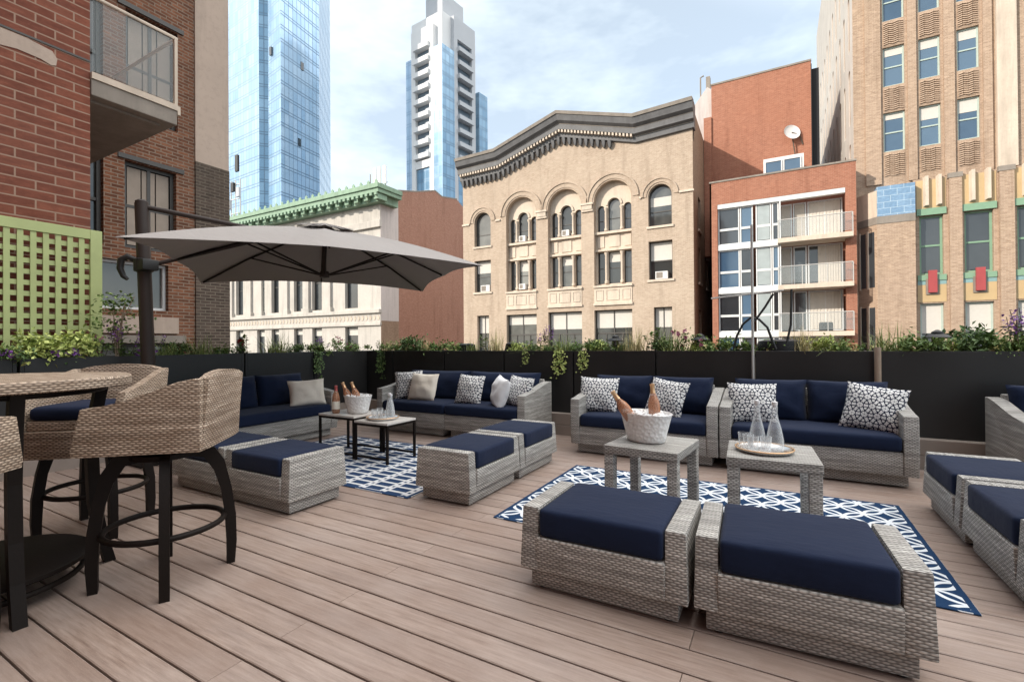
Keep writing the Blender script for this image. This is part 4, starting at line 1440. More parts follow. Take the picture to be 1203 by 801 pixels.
PLANTS = [
    ('tall', -6.05, YB, .75, 1.9, 'upright shrub at the corner of the white stone building'),
    ('straw', -5.85, YB, .8, .9, 'straw coloured grass below the grey end wall of the white stone building'),
    ('bush_mid', -5.62, YB, .9, 1.4, 'mid green shrub below the grey end wall of the white stone building'),
    ('bush_dark', -5.22, YB, 1.35, 2.8, 'dark mounded shrub before the red party wall'),
    ('bush_mid', -4.75, YB, 1.0, 4.1, 'mid green shrub between the dark mounded shrub and a rounded cover'),
    ('yellow', -4.45, YB, 1.0, 4.6, 'low flowering plant around the leftmost rounded cover'),
    ('tall', -3.86, YB, .95, .6, 'upright shrub under the leftmost ground window of the buff facade'),
    ('straw', -3.68, YB, 1.2, 1.6, 'straw coloured grass left of the first shop window of the buff facade'),
    ('bush_lime', -3.33, YB, .7, 2.2, 'small lime green shrub before the first shop window of the buff facade'),
    ('spike', -2.88, YB, 1.15, 3.5, 'purple flower spikes between the first two shop windows of the buff facade'),
    ('grass', -2.58, YB, 1.15, 2.2, 'green grass clump under the middle shop window of the buff facade'),
    ('yellow', -2.75, YB, .9, 1.0, 'low flowering plant right of the purple spikes'),
    ('bush_dark', -2.20, YB, .9, 5.1, 'dark leafy shrub left of the right shop window of the buff facade'),
    ('bush_lime', -2.06, YB, .8, .3, 'lime green shrub just left of the lantern under the right shop window'),
    ('yellow', -1.92, YB, .95, 3.0, 'low plant with pale blooms beside the lantern of the right shop window'),
    ('straw', -1.58, YB, 1.25, 2.7, 'straw coloured grass right of the lantern of the right shop window'),
    ('tall', -1.37, YB, 1.15, 2.6, 'tall leafy shrub left of the last ground window of the buff facade'),
    ('grass', -1.16, YB, 1.45, 5.0, 'tall green grass in front of the last ground window of the buff facade'),
    ('pinkbush', -.99, YB, 1.15, .2, 'thin plant with pink blooms near the right corner of the buff facade'),
    ('yellow', -.62, YB, 1.05, .8, 'low flowering plant at the foot of the glass and brick apartment house'),
    ('bush_mid', -.40, YB, .95, .1, 'green shrub left of the thin silver pole'),
    ('straw', .25, YB, 1.0, 4.0, 'straw coloured grass right of the black rolled tarp'),
    ('bush_lime', .44, YB, .85, 4.7, 'lime green shrub below the lowest balcony, left of the tan pole'),
    ('yellow', .66, YB, .9, 1.7, 'low flowering plant just left of the tan pole'),
    ('grass', .98, YB, 1.35, 1.1, 'tall green grass just right of the tan pole'),
    ('bush_mid', 1.15, YB, 1.05, 2.0, 'green shrub between the tan pole and the grey lantern'),
    ('yellow', 1.30, YB, .9, 2.9, 'low flowering plant left of the grey lantern'),
    ('bush_dark', 1.66, YB, 1.35, .9, 'dense dark shrub right of the grey lantern'),
    ('bush_mid', 1.88, YB, 1.1, 3.3, 'green shrub near the right edge of the view'),
    ('spike', 1.93, 5.95, 1.2, .5, 'purple flower spikes at the right edge of the view'),
    ('straw', -5.02, YB, .85, 3.3, 'straw coloured grass behind the dark mounded shrub'),
    ('grass', -4.10, YB, .9, 1.9, 'loose green grass right of the leftmost rounded cover'),
    ('yellow', -3.10, YB, 1.0, 4.9, 'low flowering plant left of the purple spikes'),
    ('bush_mid', -2.42, YB, .8, 2.6, 'green shrub right of the green grass clump under the middle shop window'),
    ('grass', -1.75, YB, .95, .4, 'fine green grass right beside the lantern of the right shop window'),
    ('bush_dark', -1.27, YB, .8, 3.9, 'dark leafy shrub at the foot of the tall green grass'),
    ('bush_lime', -.85, YB, .65, 1.1, 'small lime shrub left of the lantern before the brick strip'),
    ('yellow', -.12, YB, .85, 5.9, 'low flowering plant between the thin silver pole and the rolled tarp'),
    ('grass', .56, YB, .8, 2.6, 'fine green grass left of the tan pole'),
    ('bush_lime', 1.52, YB, .7, 5.3, 'lime shrub between the grey lantern and the dense dark shrub'),
    ('yellow', 1.80, 5.98, .95, 4.3, 'low flowering plant at the foot of the dense dark shrub'),
    ('vine', -2.55, 5.875, 1.0, 0, 'pale vine trailing down the planter left of the bucket loveseat'),
    ('vine', -2.22, 5.875, .75, 0, 'short pale vine trailing down behind the bucket loveseat'),
    ('vine', -3.07, 5.875, .55, 0, 'short pale vine over the planter edge at the right end of the corner sofa'),
    ('vine_dark', -6.13, 4.80, 1.0, R(90), 'dark vine trailing down the left planter above the cream pillow'),
    ('vine_dark', -5.75, 5.875, 1.15, 0, 'dark vine trailing down the planter at the corner behind the carafes'),
    # left run
    ('grass', -6.28, 3.22, 1.25, 1.0, 'green grass clump at the foot of the dark brick pier'),
    ('bush_dark', -6.30, 3.03, .9, 2.0, 'dark shrub between the umbrella post and the dark brick pier'),
    ('grass', -6.28, 2.86, .95, 3.0, 'loose grass clump close to the right of the umbrella post'),
    ('rose', -6.26, 3.80, 1.25, 2.2, 'rose bush with one red bloom above the dark loveseat'),
    ('grass', -6.28, 4.26, 1.4, .3, 'fan-leaved grass clump just right of the red rose'),
    ('bush_mid', -6.28, 3.52, .75, 5.0, 'low green shrub left of the red rose'),
    ('bush_dark', -6.28, 4.58, .8, 1.2, 'dark leafy shrub right of the fan-leaved grass clump'),
    ('bush_mid', -6.28, 4.95, .9, .4, 'mid green shrub below the middle small windows of the white stone building'),
    ('pinkbush', -6.28, 5.28, 1.1, 2.4, 'thin plant with pink blooms below the white stone building'),
    ('spike', -6.28, 5.05, .8, 1.4, 'sparse flower spikes below the white stone building'),
    ('bush_mid', -6.28, 5.60, .9, 3.4, 'green shrub below the rightmost small window of the white stone building'),
    ('spike', -6.28, 2.70, 1.1, .4, 'purple flower spikes directly beside the umbrella post'),
    ('spike', -6.28, 2.42, 1.2, 2.0, 'purple flower spikes between the lattice and the umbrella post'),
    ('bush_lime', -6.26, 2.05, 1.4, 1.0, 'bright lime shrub in front of the right end of the lattice'),
    ('bush_lime', -6.27, 1.72, 1.25, 2.9, 'bright lime shrub under the middle of the lattice'),
    ('petunia', -6.18, 2.58, .8, 4.0, 'purple petunias at the foot of the umbrella post'),
    ('petunia', -6.16, 1.85, .9, 2.1, 'purple petunias below the bright lime shrubs'),
    ('petunia', -6.16, 1.52, .9, .5, 'purple petunias at the far left edge'),
    ('bush_mid', -6.28, 1.45, .9, 1.3, 'green shrub under the left part of the lattice'),
    ('pinkbush', -6.28, 2.22, 1.0, 5.2, 'thin plant with pink blooms at the right edge of the lattice'),
]
for a in PLANTS: plant(*a)
# climbing shrub tied to a stake at the lattice corner
cs = thing('climbing_shrub', 'tall staked climbing shrub at the right corner of the lattice', 'plant', (-6.25, 2.36, 1.06))
rr = random.Random(31)
a, b = MB(), MB()
for k in range(6):
    x, y_ = rr.gauss(0, .03), rr.gauss(0, .03)
    H = .35 + rr.random() * .45
    tip = (x * 2 + rr.gauss(0, .05), y_ * 2 + rr.gauss(0, .08), H)
    b.tube([(x * .3, y_ * .3, -.04), (x, y_, H * .5), tip], .005, 5)
for k in range(330):
    t_ = rr.random()
    z_ = .30 + .42 * t_
    p = Vector((rr.gauss(0, .06), rr.gauss(0, .11) * (1.3 - t_ * .6), z_))
    a.leaf(p, (rr.gauss(0, 1), rr.gauss(0, 1), rr.gauss(.1, .7)), (rr.gauss(0, .4), rr.gauss(0, .4), 1), .045, .03)
a.build('foliage', M['leaf_mid'], cs, fixn=False); b.build('stems', M['tan_pole'], cs, 50)

# ================================================================== BUILDINGS
def TY(Y0): return lambda u, z, d: (u, Y0 + d, z)          # wall that faces -y
def TXp(X0): return lambda u, z, d: (X0 - d, u, z)         # wall that faces +x
def TXn(X0): return lambda u, z, d: (X0 + d, u, z)         # wall that faces -x
def bar(m, T, u0, u1, z0, z1, d0, d1, mi=0):
    """block between wall depths d0 < d1 (d grows into the wall)"""
    m.hexa([T(u0, z0, d0), T(u1, z0, d0), T(u1, z0, d1), T(u0, z0, d1), T(u0, z1, d0), T(u1, z1, d0), T(u1, z1, d1), T(u0, z1, d1)], mi=mi)
def arc(xa, xb, zs, n=14):
    c, r = (xa + xb) / 2, (xb - xa) / 2
    return [(c - r * math.cos(PI * i / n), zs + r * math.sin(PI * i / n)) for i in range(n + 1)]
def wall(m, T, u0, u1, z0, z1, ops, depth):
    """sheet with real openings and reveals; op = (ua, ub, za, zb, arched)"""
    us, zs = {u0, u1}, {z0, z1}
    R_ = []
    for ua, ub, za, zb, ar in ops:
        zt = zb + (ub - ua) / 2 if ar else zb
        us.update((ua, ub)); zs.update((za, zt))
        R_.append((ua, ub, za, zt))
    us, zs = sorted(us), sorted(zs)
    for a, b in zip(us, us[1:]):
        for c, d in zip(zs, zs[1:]):
            mu, mz = (a + b) / 2, (c + d) / 2
            if any(q[0] < mu < q[1] and q[2] < mz < q[3] for q in R_): continue
            m._q([m.bm.verts.new(T(*p, 0)) for p in ((a, c), (b, c), (b, d), (a, d))])
    for ua, ub, za, zb, ar in ops:
        def strip(p, q):
            m._q([m.bm.verts.new(T(*p, 0)), m.bm.verts.new(T(*q, 0)), m.bm.verts.new(T(*q, depth)), m.bm.verts.new(T(*p, depth))])
        strip((ua, za), (ub, za)); strip((ua, za), (ua, zb)); strip((ub, za), (ub, zb))
        if ar:
            pts = arc(ua, ub, zb)
            zt = zb + (ub - ua) / 2
            for p, q in zip(pts, pts[1:]): strip(p, q)
            h = len(pts) // 2
            m._q([m.bm.verts.new(T(*p, 0)) for p in [(ua, zt)] + pts[:h + 1][::-1]])
            m._q([m.bm.verts.new(T(*p, 0)) for p in [(ub, zt)] + pts[h:]])
        else:
            strip((ua, zb), (ub, zb))
def window(root, T, ua, ub, za, zb, d, arch=False, fm='frame_dark', pm='pane', fw_=.07, sash=True, mull=0, blind=0.0, sill=None, rnd_=random.Random(5)):
    m = MB()
    e = .004
    zt = zb
    bar(m, T, ua + e, ua + fw_, za + e, zt, d - .06, d + .02)
    bar(m, T, ub - fw_, ub - e, za + e, zt, d - .06, d + .02)
    bar(m, T, ua + fw_ + .001, ub - fw_ - .001, za + e, za + fw_, d - .06, d + .02)
    if arch:
        o, i_ = arc(ua + e, ub - e, zb), arc(ua + fw_, ub - fw_, zb)
        for k in range(len(o) - 1):
            q = [o[k], o[k + 1], i_[k + 1], i_[k]]
            m.hexa([T(*p, d - .06) for p in q] + [T(*p, d + .02) for p in q])
    else:
        bar(m, T, ua + fw_ + .001, ub - fw_ - .001, zb - fw_, zb - e, d - .06, d + .02)
    hgt = (zb - za)
    if sash: bar(m, T, ua + fw_ + .001, ub - fw_ - .001, za + hgt * .48, za + hgt * .48 + fw_ * .9, d - .045, d + .02)
    for k in range(mull):
        c = ua + (ub - ua) * (k + 1) / (mull + 1)
        bar(m, T, c - fw_ * .45, c + fw_ * .45, za + fw_ + .001, zb - fw_ - .001, d - .055, d + .015)
    f = m.build('window', M[fm], root)
    m = MB()
    outl = [(ua + fw_ * .5, za + fw_ * .5), (ub - fw_ * .5, za + fw_ * .5)]
    if arch: outl += arc(ua + fw_ * .5, ub - fw_ * .5, zb)[::-1]
    else: outl += [(ub - fw_ * .5, zb - fw_ * .5), (ua + fw_ * .5, zb - fw_ * .5)]
    m._q([m.bm.verts.new(T(*p, d)) for p in outl])
    m.build('pane', M[pm], f)
    if blind:
        top = zb + ((ub - ua) / 2 * .6 if arch else 0)
        m = MB(); bar(m, T, ua + fw_, ub - fw_, zb - hgt * blind * (.75 + .5 * rnd_.random()), zb - fw_ * .5, d - .02, d - .008)
        m.build('blind', M['blind'], f)
    if sill:
        m = MB(); bar(m, T, ua - .12, ub + .12, za - .16, za - .002, -.10, .25)
        m.build('sill', M[sill], f)
    return f
def ac_unit(root, T, ua, ub, za, zb, d=.02):
    m = MB(); bar(m, T, ua, ub, za, zb, d - .22, d + .2)
    a = m.build('air_conditioner', M['frame_white'], root)
    m = MB(); bar(m, T, ua + .06, ua + (ub - ua) * .6, za + .06, zb - .06, d - .228, d - .221)
    m.build('grille', M['concrete'], a)

# ---------------------------------------------------------------- own hotel: brick wing at the left, unseen wing added behind the terrace to shade it
hb = thing('brick_building', 'near red brick building with big bricks and a glass-railed balcony, at the far left', 'building', (-8, 0, -15), world=True)
m = MB()
XW = -6.75
m.prism([(XW, 2.31, -15), (-18, 2.31, -15), (-18, -16, -15), (3.2, -16, -15), (3.2, -2.2, -15), (XW, -2.2, -15)], (0, 0, 24))
m.box(-18, XW - .0, -16, 2.31, 9.0, 19)  # upper part out of view, added to darken the terrace's left side
m.build('wall', M['brick_near'], hb)
m = MB(); m.box(XW + .001, XW + .010, .2, 2.312, 4.415, 4.435)
m.build('shelf_angle_shadow', M['frame_dark'], hb)  # thin dark strip painting the shadow gap along the brick relief line
m = MB(); m.prism([(XW + .001, 1.0, 4.22), (XW + .001, 1.5, 4.21), (XW + .001, 1.72, 4.25), (XW + .001, 1.9, 4.24), (XW + .001, 1.98, 4.215), (XW + .001, 2.02, 4.23), (XW + .001, 2.03, 4.30), (XW + .001, 1.99, 4.37), (XW + .001, 1.8, 4.40), (XW + .001, 1.0, 4.405)], (.006, 0, 0))
m.build('mortar_patch', M['stucco'], hb)
m = MB(); m.box(-9.45, XW + .02, 2.315, 3.19, 4.05, 4.235, .01)
m.box(-9.3, XW - .12, 2.32, 3.05, 4.02, 4.049)
bs = m.build('balcony_slab', M['concrete'], hb)
m = MB(); m.box(-9.47, XW + .03, 3.191, 3.225, 4.19, 4.30); m.box(XW - .02, XW + .035, 2.316, 3.190, 4.236, 4.31)
m.build('edge_trim', M['stone_trim'], bs)
m = MB(); m.box(XW - .01, XW + .002, 2.33, 3.15, 4.34, 5.15); m.box(-9.4, XW - .05, 3.17, 3.182, 4.34, 5.15)
m.build('balcony_glass', M['rail_glass'], bs)
m = MB(); m.tube([(XW, 2.32, 5.18), (XW, 3.19, 5.18), (-9.4, 3.19, 5.18)], .022, 8)
m.box(XW - .02, XW + .015, 3.165, 3.20, 4.31, 5.17)
m.build('hand_rail', M['stone_trim'], bs)

# ---------------------------------------------------------------- old brick house behind it
ob_ = thing('brick_house', 'old brown brick house with boarded windows and a tan stucco end pier behind the umbrella', 'building', (-14, 4, -15), world=True)
T = TXp(-10)
m = MB()
OPS = [(3.90, 4.72, 2.95, 4.50, False), (3.92, 4.75, 5.30, 7.20, False), (2.75, 3.60, 2.95, 4.50, False), (2.75, 3.60, 5.30, 7.20, False), (3.30, 4.58, 1.86, 2.72, False), (3.3, 4.62, -.6, 1.25, False)]
wall(m, T, 2.35, 5.048, -15, 9.6, OPS, .22)
m.box(-20, -10.23, 2.35, 5.70, -15, 9.5)
m.build('wall', M['brick_old'], ob_)
for o in OPS[:4]: window(ob_, T, *o[:4], .16, False, 'frame_dark', 'pane', .06, True, 1)
window(ob_, T, *OPS[4][:4], .16, False, 'frame_white', 'pane', .05, False, 0)
window(ob_, T, *OPS[5][:4], .16, False, 'frame_dark', 'pane', .06, False, 1)
for o in OPS[:2]:
    for q in (0, 1, 2):
        a = o[0] + .07 + q * (o[1] - o[0] - .14) / 3
        m = MB(); bar(m, T, a + .01, a + (o[1] - o[0] - .14) / 3 - .01, o[2] + .08, o[3] - .08, .12, .135)
        m.build('board', M['wood_shutter'], ob_)
m = MB(); bar(m, T, 3.25, 4.73, 1.44, 1.74, -.06, .1)
m.build('stone_band', M['stucco'], ob_)
m = MB(); bar(m, T, 3.25, 4.83, 1.26, 1.40, -.12, .1)
m.build('stone_ledge', M['concrete'], ob_)
m = MB(); m.box(-10.3, -9.97, 5.05, 5.70, 4.85, 9.6)
m.build('stucco_pier', M['stucco'], ob_)
m = MB(); m.box(-10.3, -9.965, 5.0495, 5.71, -15, 4.849)
m.build('brick_pier', M['brick_dark'], ob_)
for z_ in (4.52, 7.22):
    m = MB(); bar(m, T, 3.8, 4.85, z_, z_ + .08, -.03, .05); m.build('lintel', M['frame_dark'], ob_)

# ---------------------------------------------------------------- buff arched building across the street
bf = thing('arched_building', 'buff brick building with three big arched bays and a dark gabled cornice', 'building', (-14.6, 40, -15), world=True)
YF = 34.5
T = TY(YF)
BAY = [(-19.86, -17.04), (-15.98, -13.13), (-12.11, -9.22)]
m = MB()
ops = [(-23.08, -21.40, 9.68, 11.80, True), (-8.0, -6.36, 9.55, 11.72, True), (-23.08, -21.40, 5.70, 8.46, False), (-8.0, -6.34, 5.72, 8.48, False),
       (-22.84, -21.62, -.5, 3.67, False), (-7.67, -6.40, -.5, 3.74, False)]
ops += [(a, b, 5.56, 11.98, True) for a, b in BAY]
ops += [(a - .02, b, -.8, z, False) for (a, b), z in zip(BAY, (3.63, 3.70, 3.70))]
wall(m, T, -24.28, -4.93, -15, 14.9, ops, .55)
prof = [(-24.28, 14.9), (-4.93, 14.9), (-4.93, 16.2), (-9.0, 16.4), (-14.8, 18.2), (-20.3, 16.3), (-24.28, 15.9)]
m._q([m.bm.verts.new((x, YF, z)) for x, z in prof])
m.build('front_wall', M['brick_buff'], bf)
m = MB()
m.prism([(-4.93, YF + .6, 15.3), (-4.93, 49, 15.3), (-4.93, 49, 16.9), (-4.93, YF + .6, 17.55)], (-.45, 0, 0))
wall(m, TXp(-4.93), YF, 49, -15, 15.3, [(36.8, 38.1, 9.5, 11.9, False), (36.8, 38.1, 5.6, 8.2, False), (36.8, 38.1, 1.2, 3.6, False), (41, 42.3, 9.5, 11.9, False), (41, 42.3, 5.6, 8.2, False)], .4)
m.box(-24.27, -5.6, YF + 1.6, 49, -15, 15.2)
m.box(-24.28, -24.0, YF + .01, YF + 1.7, -15, 15.2)
m.build('side_wall', M['brick_buff_side'], bf)
for y_, z_ in ((36.8, 9.5), (36.8, 5.6), (36.8, 1.2), (41, 9.5), (41, 5.6)):
    window(bf, TXp(-4.93), y_, y_ + 1.3, z_, z_ + (2.4 if z_ != 5.6 else 2.6), .3, False, 'frame_dark', 'pane_dark', .08, True, 0, 0, 'stone_trim')
window(bf, T, *ops[0][:4], .42, True, 'frame_dark', 'pane', .09, True, 0, .0, 'stone_trim')
window(bf, T, *ops[1][:4], .42, True, 'frame_dark', 'pane', .09, True, 0, .3, 'stone_trim')
window(bf, T, *ops[2][:4], .42, False, 'frame_dark', 'pane', .09, True, 0, .35, 'stone_trim')
window(bf, T, *ops[3][:4], .42, False, 'frame_dark', 'pane', .09, True, 0, .45, 'stone_trim')
window(bf, T, *ops[4][:4], .40, False, 'frame_dark', 'pane', .07, True, 1, .3)
window(bf, T, *ops[5][:4], .40, False, 'frame_dark', 'pane', .07, True, 1, .3)
for k, (a, b) in enumerate(BAY):
    wd = b - a
    n1, n2 = a + wd * .245, a + wd * .335
    n3, n4 = a + wd * .665, a + wd * .755
    TT = TY(YF + .5)
    m = MB()
    o2 = [(a + .12, n1, 9.72, 11.45, True), (n2, n3, 9.72, 11.72, True), (n4, b - .12, 9.72, 11.45, True),
          (a + .12, n1, 5.72, 8.16, False), (n2, n3, 5.72, 8.16, False), (n4, b - .12, 5.72, 8.16, False)]
    wall(m, TT, a - .02, b + .02, 5.5, 13.5, o2, .3)
    bw = m.build('bay_wall', M['stone_trim'], bf)
    for j, o in enumerate(o2):
        window(bf, TT, *o[:4], .22, o[4], 'frame_dark', 'pane' if j in (1, 4) else 'pane_dark', .06, True, 0, .3 if j == 4 else 0)
    for c in ((n1 + n2) / 2, (n3 + n4) / 2):
        for z0, z1 in ((5.75, 8.1), (9.75, 11.5)):
            m = MB(); m.lathe([(.14, z0), (.14, z0 + .15), (.095, z0 + .2), (.085, z1 - .25), (.15, z1 - .1), (.17, z1)], (c, YF + .40, 0), 10)
            m.build('column', M['stone_trim'], bf, 40)
    m = MB(); bar(m, TT, a + .005, b - .005, 9.50, 9.68, -.28, .05); bar(m, TT, a + .005, b - .005, 8.20, 8.34, -.22, .05)
    for q0, q1 in ((a + .1, n1), (n2, n3), (n4, b - .1)):
        bar(m, TT, q0 + .05, q1 - .05, 8.50, 9.38, -.06, .02)
    m.build('spandrel', M['stone_trim'], bf)
    m = MB(); bar(m, T, a - .05, b + .05, 5.40, 5.555, -.16, .5); bar(m, T, a, b, 4.22, 5.39, -.05, .1); bar(m, T, a - .05, b + .05, 4.05, 4.215, -.12, .1)
    for q0, q1 in ((a + .12, n1 + .02), (n2 - .02, n3 + .02), (n4 - .02, b - .12)):
        for (u0, u1, v0, v1) in ((q0, q1, 4.42, 4.47), (q0, q1, 5.17, 5.22), (q0, q0 + .05, 4.471, 5.169), (q1 - .05, q1, 4.471, 5.169)):
            bar(m, T, u0, u1, v0, v1, -.085, -.051)
    m.build('panel', M['stone_trim'], bf)
    # arch ring
    m = MB()
    o_, i_ = arc(a - .42, b + .42, 11.98, 20), arc(a - .10, b + .10, 11.98, 20)
    for q in range(20):
        qq = [o_[q], o_[q + 1], i_[q + 1], i_[q]]
        m.hexa([T(*p, -.05) for p in qq] + [T(*p, .05) for p in qq])
    o_ = arc(a - .56, b + .56, 11.98, 20); i_ = arc(a - .425, b + .425, 11.98, 20)
    for q in range(20):
        qq = [o_[q], o_[q + 1], i_[q + 1], i_[q]]
        m.hexa([T(*p, -.12) for p in qq] + [T(*p, .05) for p in qq])
    m.build('arch_ring', M['brick_buff'], bf)
    # inner arch over the middle window
    m = MB()
    c = (n2 + n3) / 2; r_ = (n3 - n2) / 2
    o_, i_ = arc(n2 - .16, n3 + .16, 11.72, 14), arc(n2 - .01, n3 + .01, 11.72, 14)
    for q in range(14):
        qq = [o_[q], o_[q + 1], i_[q + 1], i_[q]]
        m.hexa([TT(*p, -.10) for p in qq] + [TT(*p, .02) for p in qq])
    m.build('inner_arch', M['stone_trim'], bf)
    za = -.8
    window(bf, T, a - .02, b, za, (3.63, 3.70, 3.70)[k], .40, False, 'frame_dark', 'pane', .09, False, 1, .25)
    m = MB(); z_ = 1.9
    bar(m, T, a + .1, b - .1, z_, z_ + .1, .33, .41)
    for q in (.28, .72): bar(m, T, a + wd * q - .04, a + wd * q + .04, za + .1, z_ - .001, .34, .41)
    m.build('transom', M['frame_dark'], bf)
    if k < 2:
        ac_unit(bf, TT, n2 + .12, n3 - .22, 9.75, 10.22)
    if k == 0: ac_unit(bf, TT, n2 + .1, n3 - .25, 5.75, 6.2)
ac_unit(bf, T, -22.5, -21.6, 5.74, 6.3, .3)
ac_unit(bf, T, -7.55, -6.7, 5.76, 6.3, .3)
for (xa, xb, zs) in ((-23.08, -21.40, 11.80), (-8.0, -6.36, 11.72)):
    for e0, e1, d in ((.12, .36, -.05), (.365, .47, -.11)):
        m = MB(); o_, i_ = arc(xa - e1, xb + e1, zs, 16), arc(xa - e0, xb + e0, zs, 16)
        for q in range(16):
            qq = [o_[q], o_[q + 1], i_[q + 1], i_[q]]
            m.hexa([T(*p, d) for p in qq] + [T(*p, .05) for p in qq])
        m.build('arch_ring', M['brick_buff'], bf)
for u0, u1 in ((-24.34, -23.58), (-20.9, -20.42), (-8.62, -8.50), (-5.86, -4.87)):
    m = MB(); bar(m, T, u0, u1, 11.66, 11.80, -.10, .05); m.build('string_course', M['stone_trim'], bf)
for c in ((-17.04 - 15.98) / 2, (-13.13 - 12.11) / 2):
    m = MB(); bar(m, T, c - .50, c + .50, 11.80, 11.95, -.22, .05); bar(m, T, c - .40, c + .40, 11.45, 11.799, -.16, .05); bar(m, T, c - .46, c + .46, 11.30, 11.449, -.12, .05)
    m.build('capital', M['stone_trim'], bf)
# cornice: a swept profile, top edge, fascia and bed mould
path = [(-24.45, 16.02), (-20.45, 16.10), (-14.75, 17.88), (-8.85, 16.18), (-4.80, 16.36)]
P0 = [(YF - .02, -.42), (YF - .20, -.38), (YF - .24, .02), (YF - .52, .12), (YF - .56, .52), (YF - .84, .70), (YF - .96, 1.06), (YF - 1.02, 1.30), (YF - .2, 1.38), (YF + .4, 1.30), (YF + .4, -.42)]
m = MB(); m.sweep(path, P0)
m.build('cornice', M['cornice'], bf)
m = MB(); m.sweep(path, [(YF - 1.04, 1.12), (YF - 1.08, 1.36), (YF - .3, 1.43), (YF - .3, 1.385), (YF - .98, 1.30)])
m.build('cornice_cap', M['concrete'], bf)
m = MB(); m.sweep(path, [(YF - .575, .50), (YF - .60, .62), (YF - .5, .66), (YF - .5, .50)]); m.sweep(path, [(YF - .255, -.02), (YF - .275, .07), (YF - .2, .10), (YF - .2, -.02)])
m.build('cornice_moulding', M['concrete'], bf)
def zc(x):
    for (x0, z0), (x1, z1) in zip(path, path[1:]):
        if x0 <= x <= x1: return z0 + (z1 - z0) * (x - x0) / (x1 - x0)
x = -24.1
k = 0
while x < -10.3:
    m = MB(); z = zc(x) - .42
    m.prism([(x - .12, YF - .36, z), (x + .12, YF - .36, z), (x + .12, YF - .30, z - .26), (x + .05, YF - .2, z - .52), (x - .05, YF - .2, z - .52), (x - .12, YF - .30, z - .26)], (0, .30, 0))
    m.build('corbel', M['cornice'], bf)
    x += .46
x = -24.2
while x < -8.9:
    z = zc(x) + .03
    m = MB(); bar(m, T, x - .07, x + .07, z - .12, z + .16, -.50, -.20); m.build('dentil', M['stone_trim'], bf)
    x += .27
m = MB(); m.box(-24.2, -5.2, YF + .45, 48.9, 15.21, 15.5)
m.build('roof', M['roof'], bf)

# ---------------------------------------------------------------- white stone palazzo and the party wall house beside it
pz = thing('stone_building', 'white stone building with a green copper cornice, half hidden by the umbrella', 'building', (-47, 38, -15), world=True)
T = TY(YF)
UW = [(-58.9, -57.4), (-54.6, -53.1), (-51.8, -50.4), (-47.7, -46.2), (-44.6, -43.0), (-39.4, -37.5)]
m = MB()
ops = [(a, b, 5.0, 11.2, False) for a, b in UW] + [(a, b, -.3, 3.05, False) for a, b in UW]
wall(m, T, -66, -34.3, -15, 15.2, ops, .5)
m.box(-66, -34.31, YF + 1.5, 37.0, -15, 15.2)
m.build('wall', M['limestone'], pz)
m = MB(); m.box(-35.0, -34.28, YF + .002, 37.04, 3.6, 16.9)
m.build('end_wall', M['pale_stucco'], pz)
m = MB(); m.box(-35.0, -34.285, YF + .003, 37.035, -15, 3.599)
m.build('end_wall_base', M['brick_buff_side'], pz)
for a, b in UW:
    window(pz, T, a, b, 5.0, 11.2, .42, False, 'frame_dark', 'pane_dark', .1, True, 0, .28)
    window(pz, T, a, b, -.3, 3.05, .40, False, 'frame_dark', 'pane_dark', .1, True, 0, .22)
for c in (-59.9, -56.0, -53.85 + .0, -49.05, -45.4, -41.9):
    m = MB(); m.box(c - .62, c + .62, YF - .32, YF - .002, 4.75, 5.25); m.box(c - .48, c + .48, YF - .24, YF - .002, 5.251, 13.2)
    m.build('pilaster', M['limestone'], pz)
m = MB(); m.box(-66, -34.15, YF - .38, YF - .001, 4.38, 4.74, .03); m.box(-66, -34.2, YF - .22, YF - .001, 3.15, 3.42, .02); m.box(-66, -34.25, YF - .12, YF - .001, 3.421, 4.379)
m.build('string_course', M['limestone'], pz)
m = MB()
x = -62
while x < -34.5:
    m.prism([(x, YF - .155, 3.62), (x + .18, YF - .155, 3.9), (x, YF - .155, 4.18), (x - .18, YF - .155, 3.9)], (0, .03, 0))
    x += .55
m.build('frieze_ornament', M['stone_trim'], pz)
m = MB(); m.box(-66, -34.1, YF - .30, YF - .001, 12.9, 13.6, .05); m.box(-66, -34.2, YF - .14, YF - .001, 13.61, 14.9)
m.build('entablature', M['limestone'], pz)
XE = -33.2
m = MB()
m.box(-66, XE, 33.1, 36.4, 15.9, 16.30, .03); m.box(-66, XE + .12, 32.95, 36.4, 16.301, 16.75, .03); m.box(-66, XE - .5, 33.7, 36.4, 15.2, 15.899)
cp = m.build('cornice', M['copper'], pz)
x = -62.0
k = 0
while x < XE - .1:
    m = MB(); m.box(x - .28, x + .28, 33.25, 34.5, 15.3, 15.88, .04); m.build('bracket', M['copper'], pz)
    x += 1.35
x = -62
while x < XE:
    m = MB(); m.box(x - .16, x + .16, 33.0, 33.2, 15.62, 15.89); m.build('dentil', M['copper'], pz)
    x += .62
x = -62
while x < XE + .1:
    m = MB(); m.prism([(x - .14, 33.05, 16.75), (x + .14, 33.05, 16.75), (x + .17, 33.05, 16.95), (x, 33.05, 17.15), (x - .17, 33.05, 16.95)], (0, .12, 0)); m.build('antefix', M['copper'], pz)
    x += 1.02
an = thing('antenna_array', 'white panel antennas on the corner of the green copper cornice', 'antenna', (-34.4, 34.6, 16.76))
for dx in (-1.35, -.55, .05, .75):
    m = MB(); m.tube([(dx, 0, 0), (dx, 0, 1.7)], .05, 6); m.build('mast', M['concrete'], an)
    if dx > -1.2 and dx < .7 or dx == .75:
        m = MB(); m.box(dx - .18, dx + .18, -.22, -.07, .35, 2.15, .03); m.build('antenna_panel', M['tower_stone'], an)
